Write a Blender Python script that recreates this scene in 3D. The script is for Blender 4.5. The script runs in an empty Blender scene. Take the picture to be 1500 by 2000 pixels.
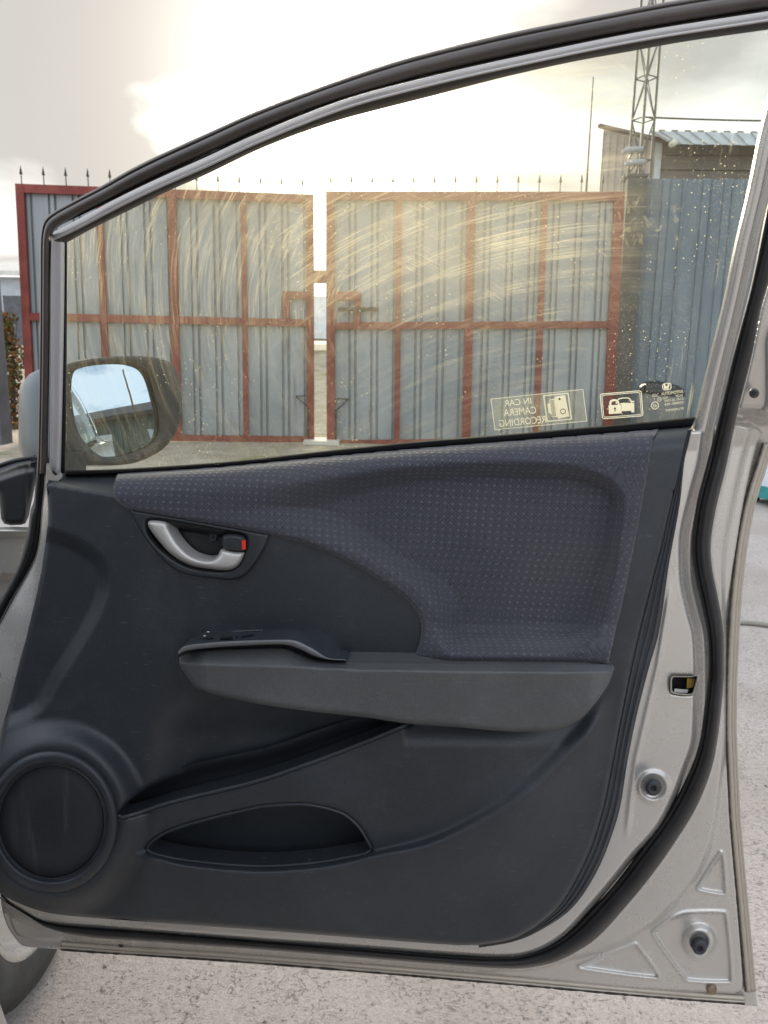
import bpy, math, random
import numpy as np
from mathutils import Vector, Matrix

random.seed(7)
rng = np.random.default_rng(7)
sc = bpy.context.scene
col = sc.collection
R = math.radians

# ------------------------------------------------------------------ camera
FPX, HC = 1450.0, 1.15
PIT, ROLL = math.atan(280 / FPX), 0.0148
fwd = np.array([0, math.cos(PIT), -math.sin(PIT)])
_r = np.array([1.0, 0, 0]); _u = np.array([0, math.sin(PIT), math.cos(PIT)])
rgt = _r * math.cos(ROLL) + _u * math.sin(ROLL)
upv = _u * math.cos(ROLL) - _r * math.sin(ROLL)
CAM = np.array([0, 0, HC])
cd = bpy.data.cameras.new('camera')
cam = bpy.data.objects.new('camera', cd); col.objects.link(cam)
m = Matrix.Identity(4)
for i in range(3):
    m[i][0], m[i][1], m[i][2], m[i][3] = rgt[i], upv[i], -fwd[i], CAM[i]
cam.matrix_world = m
cd.sensor_fit = 'HORIZONTAL'; cd.sensor_width = 24.0; cd.lens = 24.0 * FPX / 1500
cd.clip_start = 0.02; cd.clip_end = 2000
cd.dof.use_dof = True; cd.dof.focus_distance = 1.02; cd.dof.aperture_fstop = 11.0
sc.camera = cam

# ------------------------------------------------------------------ world, sun, exposure
SUN_EL, SUN_AZ = R(19), R(-3)          # azimuth from +Y towards +X
sund = Vector((math.sin(SUN_AZ) * math.cos(SUN_EL), math.cos(SUN_AZ) * math.cos(SUN_EL), math.sin(SUN_EL)))
w = bpy.data.worlds.new("World"); sc.world = w; w.use_nodes = True
nt = w.node_tree; N = nt.nodes; L = nt.links; N.clear()
def nn(t, **kw):
    n = N.new(t)
    for k, v in kw.items(): setattr(n, k, v)
    return n
wo = nn('ShaderNodeOutputWorld'); bg = nn('ShaderNodeBackground'); bg.inputs[1].default_value = 0.10
sky = nn('ShaderNodeTexSky', sky_type='NISHITA', sun_disc=False, sun_elevation=SUN_EL, sun_rotation=SUN_AZ,
         altitude=100, air_density=1.2, dust_density=2.0, ozone_density=1.5)
tc = nn('ShaderNodeTexCoord')
sep = nn('ShaderNodeSeparateXYZ'); L.new(tc.outputs['Generated'], sep.inputs[0])
def wmath(op, a, b=None, c=None):
    n = nn('ShaderNodeMath', operation=op)
    for i, x in enumerate((a, b, c)):
        if x is None: continue
        if isinstance(x, (int, float)): n.inputs[i].default_value = x
        else: L.new(x, n.inputs[i])
    return n.outputs[0]
zc = wmath('ADD', wmath('MAXIMUM', sep.outputs[2], 0.0), 0.18)
cx = wmath('DIVIDE', sep.outputs[0], zc); cy = wmath('DIVIDE', sep.outputs[1], zc)
cmb = nn('ShaderNodeCombineXYZ'); L.new(cx, cmb.inputs[0]); L.new(cy, cmb.inputs[1])
cmb.inputs[2].default_value = 3.7
no = nn('ShaderNodeTexNoise'); no.inputs['Scale'].default_value = 1.15; no.inputs['Detail'].default_value = 7
no.inputs['Roughness'].default_value = 0.56; no.inputs['Distortion'].default_value = 0.5
L.new(cmb.outputs[0], no.inputs['Vector'])
dp = nn('ShaderNodeVectorMath', operation='DOT_PRODUCT'); L.new(tc.outputs['Generated'], dp.inputs[0])
dp.inputs[1].default_value = sund
dpos = wmath('MAXIMUM', dp.outputs['Value'], 0.0)
mr = nn('ShaderNodeMapRange', interpolation_type='SMOOTHSTEP'); L.new(wmath('ADD', no.outputs[0], wmath('MULTIPLY', wmath('POWER', dpos, 2.0), 0.22)), mr.inputs[0])
mr.inputs[1].default_value = 0.34; mr.inputs[2].default_value = 0.52
cmb2 = nn('ShaderNodeCombineXYZ'); L.new(cx, cmb2.inputs[0]); L.new(cy, cmb2.inputs[1]); cmb2.inputs[2].default_value = 46.58
no2 = nn('ShaderNodeTexNoise'); no2.inputs['Scale'].default_value = 0.7; no2.inputs['Detail'].default_value = 6
no2.inputs['Roughness'].default_value = 0.5; no2.inputs['Distortion'].default_value = 0.4
L.new(cmb2.outputs[0], no2.inputs['Vector'])
shade = nn('ShaderNodeMapRange'); L.new(no2.outputs[0], shade.inputs[0])
shade.inputs[1].default_value = 0.36; shade.inputs[2].default_value = 0.56
shade.inputs[3].default_value = 1.20; shade.inputs[4].default_value = 0.26
g1 = wmath('MULTIPLY', wmath('POWER', dpos, 30.0), 6.0)
g2 = wmath('MULTIPLY', wmath('POWER', dpos, 120.0), 26.0)
glow = wmath('ADD', g1, g2)
# thick cloud is dark against the light, bright when lit from the front
backlit = wmath('POWER', dpos, 2.0)
shd = wmath('ADD', wmath('MULTIPLY', wmath('SUBTRACT', shade.outputs[0], 1.05), backlit), 1.05)
base = wmath('MULTIPLY', wmath('ADD', 5.0, glow), shd)
tint = nn('ShaderNodeMix', data_type='RGBA'); L.new(wmath('POWER', dpos, 5.0), tint.inputs['Factor'])
tint.inputs['A'].default_value = (0.93, 0.975, 1.05, 1); tint.inputs['B'].default_value = (1.0, 0.925, 0.81, 1)
ccol = nn('ShaderNodeVectorMath', operation='SCALE'); L.new(tint.outputs['Result'], ccol.inputs[0])
L.new(base, ccol.inputs['Scale'])
mx = nn('ShaderNodeMix', data_type='RGBA'); L.new(wmath('MULTIPLY', mr.outputs[0], 0.985), mx.inputs['Factor'])
L.new(sky.outputs[0], mx.inputs['A']); L.new(ccol.outputs[0], mx.inputs['B'])
L.new(mx.outputs['Result'], bg.inputs[0]); L.new(bg.outputs[0], wo.inputs[0])

sl = bpy.data.lights.new('sun', 'SUN'); so = bpy.data.objects.new('sun', sl); col.objects.link(so)
sl.energy = 1.5; sl.angle = R(20); sl.color = (1.0, 0.86, 0.65)
so.rotation_euler = (-sund).to_track_quat('-Z', 'Y').to_euler(); so.location = (0, 0, 20)
sc.view_settings.view_transform = 'Standard'; sc.view_settings.look = 'None'
sc.view_settings.exposure = 1.68; sc.view_settings.gamma = 1.0
sc.render.engine = 'CYCLES'
sc.cycles.use_denoising = True
sc.cycles.max_bounces = 8; sc.cycles.transparent_max_bounces = 12
sc.cycles.sample_clamp_indirect = 6

# ------------------------------------------------------------------ geometry helpers
def ray(px, py):
    px = np.atleast_1d(np.asarray(px, float)); py = np.atleast_1d(np.asarray(py, float))
    return fwd[None] + rgt[None] * ((px - 750) / FPX)[:, None] + upv[None] * ((1000 - py) / FPX)[:, None]
def at_y(px, py, Y):
    d = ray(px, py)[0]; return CAM + d * (Y / d[1])
def at_z(px, py, Z):
    d = ray(px, py)[0]; return CAM + d * ((Z - HC) / d[2])
_pr, _pl = at_z(1478, 1965, 0.20), at_z(100, 1850, 0.20)     # the two lower door corners, 0.2 m above the ground
YAW = math.atan2(_pl[1] - _pr[1], _pr[0] - _pl[0])
DO = np.array([_pl[0], _pl[1], 0.20])                        # door base: hinge-side lower corner
ca, sa = math.cos(-YAW), math.sin(-YAW)
DM = np.array([[ca, -sa, 0], [sa, ca, 0], [0, 0, 1.0]])       # local -> world rotation
CL = DM.T @ (CAM - DO)
def loc(px, py, w, k=0.0, v0=0.0):
    """point seen at (px,py) on the door-parallel plane w metres inside the outer skin (tilted by k with height)"""
    d = ray(px, py) @ DM
    w = np.broadcast_to(np.asarray(w, float), d.shape[:1])
    t = -(CL[1] + w + k * (CL[2] - v0)) / (d[:, 1] + k * d[:, 2])
    return CL[None] + d * t[:, None]
VB = loc(750, 865, 0.1)[0][2]                                 # belt-line height
TK = 0.28                                                     # lean of the glass
_loc = loc
def loc(px, py, w, k=0.0, v0=0.0, lean=False):
    a = _loc(px, py, w, k, v0)
    if not lean: return a
    b_ = _loc(px, py, w, TK, VB)          # above the belt line the pillar leans inwards with the glass
    return np.where((a[:, 2] > VB)[:, None], b_, a)
LEAN = dict(lean=True)

def sp(pts, n=8, closed=False):
    p = np.asarray(pts, float); k = len(p); out = []
    idx = range(k if closed else k - 1)
    for i in idx:
        if closed: a, b, c, d = p[i - 1], p[i], p[(i + 1) % k], p[(i + 2) % k]
        else: a, b, c, d = p[max(i - 1, 0)], p[i], p[i + 1], p[min(i + 2, k - 1)]
        lbc = np.linalg.norm(c - b); lab = max(np.linalg.norm(b - a), 1e-6); lcd = max(np.linalg.norm(d - c), 1e-6)
        m1 = (c - a) * (lbc / (lab + lbc)) if np.any(a != b) else (c - b)
        m2 = (d - b) * (lbc / (lbc + lcd)) if np.any(c != d) else (c - b)
        for j in range(n):
            t = j / n
            out.append((2*t**3-3*t*t+1)*b + (t**3-2*t*t+t)*m1 + (-2*t**3+3*t*t)*c + (t**3-t*t)*m2)
    if not closed: out.append(p[-1])
    return np.array(out)
def resamp(p, n):
    p = np.asarray(p, float)
    s = np.r_[0, np.cumsum(np.linalg.norm(np.diff(p, axis=0), axis=1))]
    t = np.linspace(0, s[-1], n)
    return np.stack([np.interp(t, s, p[:, i]) for i in range(p.shape[1])], 1)
def pip(poly, x, y):
    ins = np.zeros(x.shape, bool); n = len(poly)
    for i in range(n):
        x1, y1 = poly[i]; x2, y2 = poly[(i + 1) % n]
        if y1 == y2: continue
        c = ((y1 > y) != (y2 > y)) & (x < (x2 - x1) * (y - y1) / (y2 - y1) + x1)
        ins ^= c
    return ins
def near(poly, x, y, closed=True):
    best = np.full(x.shape, 1e18); bx = x.copy(); by = y.copy(); n = len(poly)
    for i in range(n if closed else n - 1):
        a = poly[i]; b = poly[(i + 1) % n]; e = b - a; l2 = e @ e
        if l2 < 1e-9: continue
        t = np.clip(((x - a[0]) * e[0] + (y - a[1]) * e[1]) / l2, 0, 1)
        qx = a[0] + t * e[0]; qy = a[1] + t * e[1]
        d = (x - qx) ** 2 + (y - qy) ** 2
        k = d < best
        best = np.where(k, d, best); bx = np.where(k, qx, bx); by = np.where(k, qy, by)
    return np.sqrt(best), bx, by
def sd(poly, x, y):
    d = near(poly, x, y)[0]
    return np.where(pip(poly, x, y), d, -d)
def S(t):
    t = np.clip(t, 0, 1); return t * t * (3 - 2 * t)
def rnd(d, r):
    """0 at the rim of a round-over, 1 inside"""
    t = np.clip(d / r, 0, 1); return np.sqrt(np.clip(1 - (1 - t) ** 2, 0, 1))

def link(name, me, mat, parent=None, smooth=True):
    o = bpy.data.objects.new(name, me); col.objects.link(o)
    if mat is not None: me.materials.append(mat)
    if smooth and len(me.polygons): me.polygons.foreach_set('use_smooth', [True] * len(me.polygons))
    o.parent = parent
    return o
def mesh(name, v, f, mat, parent=None, smooth=True):
    me = bpy.data.meshes.new(name)
    me.from_pydata([tuple(map(float, p)) for p in v], [], [tuple(int(i) for i in q) for q in f])
    me.validate(); me.update()
    return link(name, me, mat, parent, smooth)
def empty(name, loc_=(0, 0, 0), rz=0.0, parent=None):
    o = bpy.data.objects.new(name, None); col.objects.link(o); o.location = loc_; o.rotation_euler = (0, 0, rz)
    o.parent = parent; o.empty_display_size = 0.1
    return o
def tag(o, label=None, cat=None, group=None, kind=None):
    if label: o['label'] = label
    if cat: o['category'] = cat
    if group: o['group'] = group
    if kind: o['kind'] = kind
    return o
def hfield(name, outer, wf, step, mat, parent, holes=(), tilt=None, skirt=0.0, cloth=False):
    outer = np.asarray(outer, float); holes = [np.asarray(h, float) for h in holes]
    lo = outer.min(0) - step * 1.5; hi = outer.max(0) + step * 1.5
    gx = np.arange(lo[0], hi[0], step); gy = np.arange(lo[1], hi[1], step)
    X, Y = np.meshgrid(gx, gy); shp = X.shape; X = X.ravel(); Y = Y.ravel()
    ins = pip(outer, X, Y)
    for h in holes: ins &= ~pip(h, X, Y)
    ins2 = ins.reshape(shp)
    cell = ins2[:-1, :-1] | ins2[1:, :-1] | ins2[:-1, 1:] | ins2[1:, 1:]
    idx = np.arange(X.size).reshape(shp)
    F = np.stack([idx[:-1, :-1], idx[:-1, 1:], idx[1:, 1:], idx[1:, :-1]], -1)[cell]
    used = np.unique(F); mp = np.full(X.size, -1); mp[used] = np.arange(len(used)); F = mp[F]
    x = X[used].copy(); y = Y[used].copy(); inn = ins[used]
    D = np.full(len(x), 1e9); BX = x.copy(); BY = y.copy()
    for p in [outer] + holes:
        d, bx, by = near(p, x, y); k = d < D
        D = np.where(k, d, D); BX = np.where(k, bx, BX); BY = np.where(k, by, BY)
    x = np.where(inn, x, BX); y = np.where(inn, y, BY); D = np.where(inn, D, 0)
    tl = tilt or {}
    if cloth:            # distance travelled over the form along both grid directions
        P = loc(X, Y, wf(X, Y, np.full(X.shape, 99.0)), **tl).reshape(shp + (3,))
        du = np.linalg.norm(np.diff(P, axis=1), axis=2); dv = np.linalg.norm(np.diff(P, axis=0), axis=2)
        cu = np.concatenate([np.zeros((shp[0], 1)), np.cumsum(du, 1)], 1); cv = np.concatenate([np.zeros((1, shp[1])), np.cumsum(dv, 0)], 0)
        cu -= cu[:, shp[1] // 2][:, None]; cv -= cv[shp[0] // 2][None]
        cl = np.stack([cu.ravel()[used], np.zeros(len(used)), -cv.ravel()[used]], 1)
    V = loc(x, y, wf(x, y, D), **tl); F = F.tolist(); V = list(V)
    if skirt:
        for p in [outer] + holes:
            q = p
            w0 = wf(q[:, 0].copy(), q[:, 1].copy(), np.zeros(len(q)))
            a = loc(q[:, 0], q[:, 1], w0, **tl)
            b = a.copy(); b[:, 1] += skirt
            n0 = len(V); n = len(q); V += list(a) + list(b)
            F += [(n0 + i, n0 + (i + 1) % n, n0 + n + (i + 1) % n, n0 + n + i) for i in range(n)]
    o = mesh(name, V, F, mat, parent)
    if cloth:
        at_ = o.data.attributes.new('cloth', 'FLOAT_VECTOR', 'POINT'); buf = np.zeros((len(o.data.vertices), 3)); buf[:len(cl)] = cl
        at_.data.foreach_set('vector', buf.ravel())
    return o
def ribbon(name, A, B, prof, mat, parent, n=90, tilt=None, smooth=True, cap=False):
    """strip between two px curves; prof = list of (s, w)"""
    if not isinstance(A, list): A, B = [A], [B]
    a = np.concatenate([resamp(q, max(4, n // len(A)))[(0 if i == 0 else 1):] for i, q in enumerate(A)])
    b = np.concatenate([resamp(q, max(4, n // len(A)))[(0 if i == 0 else 1):] for i, q in enumerate(B)])
    V = []; F = []; k = len(a)
    for s, w_ in prof:
        p = a * (1 - s) + b * s
        V += list(loc(p[:, 0], p[:, 1], w_, **(tilt or {})))
    for j in range(len(prof) - 1):
        F += [(j*k+i, j*k+i+1, (j+1)*k+i+1, (j+1)*k+i) for i in range(k - 1)]
    if cap:
        F.append([j * k for j in range(len(prof))]); F.append([j * k + k - 1 for j in range(len(prof))][::-1])
    return mesh(name, V, F, mat, parent, smooth)
def prism(name, poly, w0, w1, mat, parent, tilt=None, bev=0.0):
    """px outline given real thickness between depths w0 (back) and w1 (front)"""
    p = np.asarray(poly, float); n = len(p); c = p.mean(0)
    rings = [(1.0, w0), (1.0, w1 - bev)]
    if bev: rings += [(0.0, w1)]
    V = []; F = []
    V += list(loc(p[:, 0], p[:, 1], w0, **(tilt or {})))
    V += list(loc(p[:, 0], p[:, 1], w1 - bev, **(tilt or {})))
    F += [(i, (i+1) % n, n + (i+1) % n, n + i) for i in range(n)]
    top = 1
    if bev:
        e = p - c; l = np.linalg.norm(e, axis=1, keepdims=True); q = c + e * (1 - 1.6 / np.maximum(l, 2.5))
        V += list(loc(q[:, 0], q[:, 1], w1, **(tilt or {})))
        F += [(n+i, n+(i+1) % n, 2*n+(i+1) % n, 2*n+i) for i in range(n)]; top = 2
    F.append([top*n + i for i in range(n)])
    return mesh(name, V, F, mat, parent, smooth=False)
def ellipse(cx, cy, rx, ry, n=64):
    t = np.linspace(0, 2 * math.pi, n, endpoint=False)
    return np.stack([cx + rx * np.cos(t), cy + ry * np.sin(t)], 1)
def rings(name, cx, cy, prof, ratio, mat, parent, n=72, cap=True, lean=False):
    """turned part: prof = list of (radius px, w)"""
    V = []; F = []
    for r_, w_ in prof:
        e = ellipse(cx, cy, r_, r_ * ratio, n); V += list(loc(e[:, 0], e[:, 1], w_, lean=lean))
    for j in range(len(prof) - 1):
        F += [(j*n+i, j*n+(i+1) % n, (j+1)*n+(i+1) % n, (j+1)*n+i) for i in range(n)]
    if cap: F.append([(len(prof)-1)*n + i for i in range(n)])
    return mesh(name, V, F, mat, parent)
def tube(name, path, rad, mat, parent=None, n=8, smooth=True, caps=True):
    p = np.asarray(path, float); k = len(p)
    rad = np.broadcast_to(np.asarray(rad, float), (k,))
    V = []; F = []
    for i in range(k):
        t = p[min(i+1, k-1)] - p[max(i-1, 0)]; t = t / np.linalg.norm(t)
        a = np.array([0, 0, 1.0]) if abs(t[2]) < 0.9 else np.array([1.0, 0, 0])
        u_ = np.cross(t, a); u_ /= np.linalg.norm(u_); v_ = np.cross(t, u_)
        for j in range(n):
            an = 2 * math.pi * j / n
            V.append(p[i] + rad[i] * (u_ * math.cos(an) + v_ * math.sin(an)))
    for i in range(k - 1):
        F += [(i*n+j, i*n+(j+1) % n, (i+1)*n+(j+1) % n, (i+1)*n+j) for j in range(n)]
    if caps: F.append(list(range(n))[::-1]); F.append([(k-1)*n + j for j in range(n)])
    return mesh(name, V, F, mat, parent, smooth)
def box8(name, c, mat, parent=None):
    """8 corners: bottom ring of 4, top ring of 4"""
    return mesh(name, c, [(0,3,2,1), (4,5,6,7), (0,1,5,4), (1,2,6,5), (2,3,7,6), (3,0,4,7)], mat, parent, smooth=False)
def box(name, lo, hi, mat, parent=None):
    x0, y0, z0 = lo; x1, y1, z1 = hi
    return box8(name, [(x0,y0,z0),(x1,y0,z0),(x1,y1,z0),(x0,y1,z0),(x0,y0,z1),(x1,y0,z1),(x1,y1,z1),(x0,y1,z1)], mat, parent)

# ------------------------------------------------------------------ materials
class MB:
    def __init__(s, name):
        s.m = bpy.data.materials.new(name); s.m.use_nodes = True
        s.t = s.m.node_tree; s.n = s.t.nodes; s.l = s.t.links
        s.p = s.n['Principled BSDF']; s.out = s.n['Material Output']
        s.tc = s.n.new('ShaderNodeTexCoord')
    def add(s, t, **kw):
        n = s.n.new(t)
        for k, v in kw.items(): setattr(n, k, v)
        return n
    def put(s, sock, v):
        if hasattr(v, 'is_output') or isinstance(v, bpy.types.NodeSocket): s.l.new(v, sock)
        else: sock.default_value = v
    def math(s, op, *a, clamp=False):
        n = s.add('ShaderNodeMath', operation=op); n.use_clamp = clamp
        for i, x in enumerate(a): s.put(n.inputs[i], x)
        return n.outputs[0]
    def vec(s, sx=1, sy=1, sz=1, rot=(0, 0, 0), src=None, loc_=(0, 0, 0)):
        n = s.add('ShaderNodeMapping'); n.inputs['Scale'].default_value = (sx, sy, sz)
        n.inputs['Rotation'].default_value = rot; n.inputs['Location'].default_value = loc_
        s.l.new(src or s.tc.outputs['Object'], n.inputs[0]); return n.outputs[0]
    def noise(s, scale, detail=3, rough=0.5, vec=None, dist=0.0):
        n = s.add('ShaderNodeTexNoise'); n.inputs['Scale'].default_value = scale
        n.inputs['Detail'].default_value = detail; n.inputs['Roughness'].default_value = rough
        n.inputs['Distortion'].default_value = dist
        s.l.new(vec or s.tc.outputs['Object'], n.inputs['Vector']); return n.outputs[0]
    def voro(s, scale, rnd_=1.0, vec=None, out='Distance'):
        n = s.add('ShaderNodeTexVoronoi'); n.inputs['Scale'].default_value = scale
        n.inputs['Randomness'].default_value = rnd_
        s.l.new(vec or s.tc.outputs['Object'], n.inputs['Vector']); return n.outputs[out]
    def ramp(s, fac, a, b, o0=0.0, o1=1.0, smooth=True):
        n = s.add('ShaderNodeMapRange', interpolation_type='SMOOTHSTEP' if smooth else 'LINEAR')
        s.put(n.inputs[0], fac); s.put(n.inputs[1], a); s.put(n.inputs[2], b); s.put(n.inputs[3], o0); s.put(n.inputs[4], o1)
        return n.outputs[0]
    def mix(s, f, a, b):
        n = s.add('ShaderNodeMix', data_type='RGBA')
        s.put(n.inputs['Factor'], f)
        s.put(n.inputs['A'], a if not isinstance(a, tuple) else (*a[:3], 1)); s.put(n.inputs['B'], b if not isinstance(b, tuple) else (*b[:3], 1))
        return n.outputs['Result']
    def bump(s, h, strength=0.3, dist=0.001):
        n = s.add('ShaderNodeBump'); n.inputs['Strength'].default_value = strength; n.inputs['Distance'].default_value = dist
        s.l.new(h, n.inputs['Height']); s.l.new(n.outputs[0], s.p.inputs['Normal'])
    def set(s, color=None, rough=None, metal=None, spec=None, coat=None, coat_r=None):
        for k, v in (('Base Color', color), ('Roughness', rough), ('Metallic', metal), ('Specular IOR Level', spec),
                     ('Coat Weight', coat), ('Coat Roughness', coat_r)):
            if v is None: continue
            if isinstance(v, tuple): v = (*v[:3], 1)
            s.put(s.p.inputs[k], v)
        return s.m
def simple(name, c, rough=0.6, metal=0.0, spec=0.5, var=0.12, scale=6.0, bump=0.0, bscale=200.0, bdist=0.001, coat=None):
    b = MB(name)
    f = b.ramp(b.noise(scale, 5, 0.6), 0.3, 0.7)
    lo = tuple(x * (1 - var) for x in c); hi = tuple(min(1, x * (1 + var)) for x in c)
    b.set(b.mix(f, lo, hi), b.ramp(f, 0, 1, rough * 0.9, min(1, rough * 1.1)), metal, spec, coat)
    if bump: b.bump(b.noise(bscale, 3), bump, bdist)
    return b.m

def plastic(name, c, rough, grain=950, bs=0.35):
    b = MB(name)
    smudge = b.ramp(b.noise(7, 7, 0.68), 0.42, 0.72)
    dust = b.ramp(b.noise(38, 5, 0.7), 0.58, 0.80)
    cc = b.mix(b.math('MULTIPLY', smudge, 0.55), c, tuple(x * 1.6 + 0.006 for x in c))
    cc = b.mix(b.math('MULTIPLY', dust, 0.14), cc, (0.20, 0.19, 0.17))
    fine = b.ramp(b.noise(330, 3, 0.6), 0.30, 0.70, 0.0, 0.35)
    cc = b.mix(fine, cc, tuple(x * 0.55 for x in c))
    # short scuffs
    sc_ = b.ramp(b.noise(60, 2, 0.5, b.vec(1, 1, 9, (0, 0.9, 0))), 0.715, 0.745)
    cc = b.mix(b.math('MULTIPLY', sc_, 0.22), cc, (0.25, 0.25, 0.25))
    b.set(cc, b.ramp(smudge, 0, 1, rough, rough + 0.10), 0.0, 0.45)
    g = b.math('ADD', b.voro(grain), b.math('MULTIPLY', b.noise(grain * 0.6, 2), 0.5))
    b.bump(g, bs, 0.0006)
    return b.m
M = {}
M['plastic'] = plastic('dark_grey_plastic', (0.032, 0.038, 0.045), 0.36)
M['plastic2'] = plastic('black_plastic', (0.018, 0.020, 0.024), 0.46)
M['armrest'] = plastic('grey_grained_plastic', (0.092, 0.098, 0.102), 0.44, 1100, 0.5)
M['band'] = plastic('mid_grey_plastic', (0.15, 0.155, 0.165), 0.42, 900, 0.15)
M['cup'] = simple('cup_black', (0.010, 0.011, 0.012), 0.45)
M['rubber'] = simple('black_rubber', (0.014, 0.014, 0.016), 0.42, var=0.3, scale=25, bump=0.15, bscale=300)
M['felt'] = simple('seal_felt', (0.008, 0.008, 0.009), 0.95, spec=0.08)
M['rubber_top'] = simple('weathered_rubber', (0.070, 0.058, 0.053), 0.40, var=0.3, scale=12)
M['channel'] = simple('channel_rubber', (0.055, 0.052, 0.050), 0.55, var=0.2, scale=15)
def paint(name, c, dirt=0.3, rough=0.33, metal=0.75):
    b = MB(name)
    fl = b.noise(2600, 1)
    cc = b.mix(b.ramp(fl, 0.35, 0.65), tuple(x * 0.86 for x in c), tuple(min(1, x * 1.1) for x in c))
    d = b.math('MULTIPLY', b.ramp(b.noise(9, 7, 0.7), 0.48, 0.78), dirt)
    cc = b.mix(d, cc, (0.30, 0.25, 0.19))
    sp_ = b.ramp(b.voro(70), 0.10, 0.05)
    sp2 = b.math('MULTIPLY', sp_, b.ramp(b.noise(16, 3), 0.58, 0.64))
    cc = b.mix(b.math('MULTIPLY', sp2, 0.6), cc, (0.12, 0.10, 0.08))
    b.set(cc, b.math('ADD', rough, b.math('MULTIPLY', d, 0.5)), b.math('SUBTRACT', metal, b.math('MULTIPLY', d, 1.0), clamp=True), 0.5, 0.25, 0.2)
    b.bump(b.noise(90, 2), 0.03, 0.0004)
    return b.m
M['silver'] = paint('silver_paint', (0.63, 0.61, 0.58), 0.22, 0.26, 0.58)
M['silver_dirty'] = paint('dirty_silver_paint', (0.50, 0.45, 0.38), 0.75, 0.45, 0.35)
M['silver_bar'] = paint('satin_silver', (0.72, 0.71, 0.73), 0.08, 0.42, 0.35)
M['handle'] = simple('satin_handle', (0.60, 0.58, 0.56), 0.40, 0.35, var=0.04, scale=40)
M['red'] = simple('red_mark', (0.75, 0.03, 0.015), 0.5, var=0.02)
M['brass'] = simple('brass_latch', (0.45, 0.30, 0.07), 0.4, 0.6, var=0.3, scale=60)
M['plug'] = simple('grey_rubber_plug', (0.035, 0.037, 0.045), 0.55)
M['white_plastic'] = simple('white_print', (0.75, 0.75, 0.75), 0.5)
# speaker cloth
b = MB('speaker_grille')
v = b.voro(330, 0.0)
stain = b.math('MULTIPLY', b.ramp(b.noise(45, 4, 0.6, b.vec(1, 1, 0.12)), 0.56, 0.74), 0.5)
b.set(b.mix(stain, b.mix(b.ramp(v, 0.2, 0.5), (0.006, 0.007, 0.008), (0.030, 0.033, 0.038)), (0.075, 0.075, 0.078)), 0.75, 0, 0.3)
b.bump(v, 0.6, 0.0008); M['grille'] = b.m
# seat fabric
b = MB('blue_grey_fabric')
_ca = b.add('ShaderNodeAttribute', attribute_name='cloth'); cloth = _ca.outputs['Vector']
wv = b.voro(300, 0.0, b.vec(1, 0.0, 1.0, (0, R(45), 0), cloth))
sh_ = b.vec(104, 0, 122, (0, R(-3.5), 0), cloth)
dots = b.voro(1.0, 0.06, sh_)
rowz = b.voro(1.0, 0.06, b.vec(104, 0, 61, (0, R(-3.5), 0), cloth, (0.5, 0, 0.5)))
dm = b.ramp(dots, 0.26, 0.14); rm = b.ramp(rowz, 0.17, 0.09)
fade = b.ramp(b.noise(12, 4, 0.6), 0.36, 0.66, 0.30, 1.0)
weft = b.noise(420, 2, 0.5)
cc = b.mix(b.ramp(wv, 0.22, 0.52), (0.078, 0.080, 0.098), (0.048, 0.051, 0.067))
cc = b.mix(b.ramp(weft, 0.3, 0.7, 0.0, 0.5), cc, (0.042, 0.044, 0.060))
cc = b.mix(b.math('MULTIPLY', b.ramp(b.noise(5, 4, 0.6), 0.4, 0.7), 0.40), cc, (0.090, 0.089, 0.092))
cc = b.mix(b.math('MULTIPLY', b.math('MULTIPLY', dm, fade), 0.16), cc, (0.32, 0.33, 0.38))
cc = b.mix(b.math('MULTIPLY', rm, 0.25), cc, (0.02, 0.02, 0.03))
b.set(cc, b.ramp(dm, 0, 1, 0.85, 0.62), 0, 0.25)
b.p.inputs['Sheen Weight'].default_value = 0.30; b.p.inputs['Sheen Roughness'].default_value = 0.4
b.bump(b.math('SUBTRACT', b.math('ADD', b.math('MULTIPLY', weft, 0.5), b.math('MULTIPLY', dm, 0.4)), b.math('MULTIPLY', rm, 0.8)), 0.5, 0.0012)
M['fabric'] = b.m
# mirror
b = MB('mirror_glass'); b.set((0.48, 0.57, 0.64), 0.012, 1.0); M['mirror'] = b.m
# window glass: clear pane, thin film of wiped dirt, drops, painted sun haze
b = MB('dirty_window_glass')
sep = b.add('ShaderNodeSeparateXYZ'); b.l.new(b.tc.outputs['Object'], sep.inputs[0]); ux, uz = sep.outputs[0], sep.outputs[2]
def polar_streak(cpx, cpy, fr, ft, seed):
    c = loc(cpx, cpy, 0.08)[0]
    dx = b.math('SUBTRACT', ux, float(c[0])); dz = b.math('SUBTRACT', uz, float(c[2]))
    rr = b.math('SQRT', b.math('ADD', b.math('MULTIPLY', dx, dx), b.math('MULTIPLY', dz, dz)))
    th = b.math('ARCTAN2', dz, dx)
    cm = b.add('ShaderNodeCombineXYZ'); b.l.new(b.math('MULTIPLY', rr, fr), cm.inputs[0]); b.l.new(b.math('MULTIPLY', th, ft), cm.inputs[1]); cm.inputs[2].default_value = seed
    n = b.noise(1.0, 6, 0.72, cm.outputs[0], 0.35)
    return n, rr
s1, r1 = polar_streak(800, 640, 420, 3.2, 1.0)
s1b, _ = polar_streak(690, 700, 620, 5.0, 9.0)
s2, r2 = polar_streak(1150, 1500, 430, 7.0, 5.0)
s2b, _ = polar_streak(300, 1650, 520, 9.0, 3.0)
blob = b.noise(6.5, 5, 0.65)
blob2 = b.noise(8.0, 5, 0.65, b.vec(1, 1, 1, loc_=(3, 0, 5)))
blob3 = b.noise(9.0, 5, 0.65, b.vec(1, 1, 1, loc_=(7, 0, 1)))
fL_ = b.ramp(ux, float(loc(900, 600, 0.1)[0][0]), float(loc(560, 600, 0.1)[0][0]))
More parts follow.
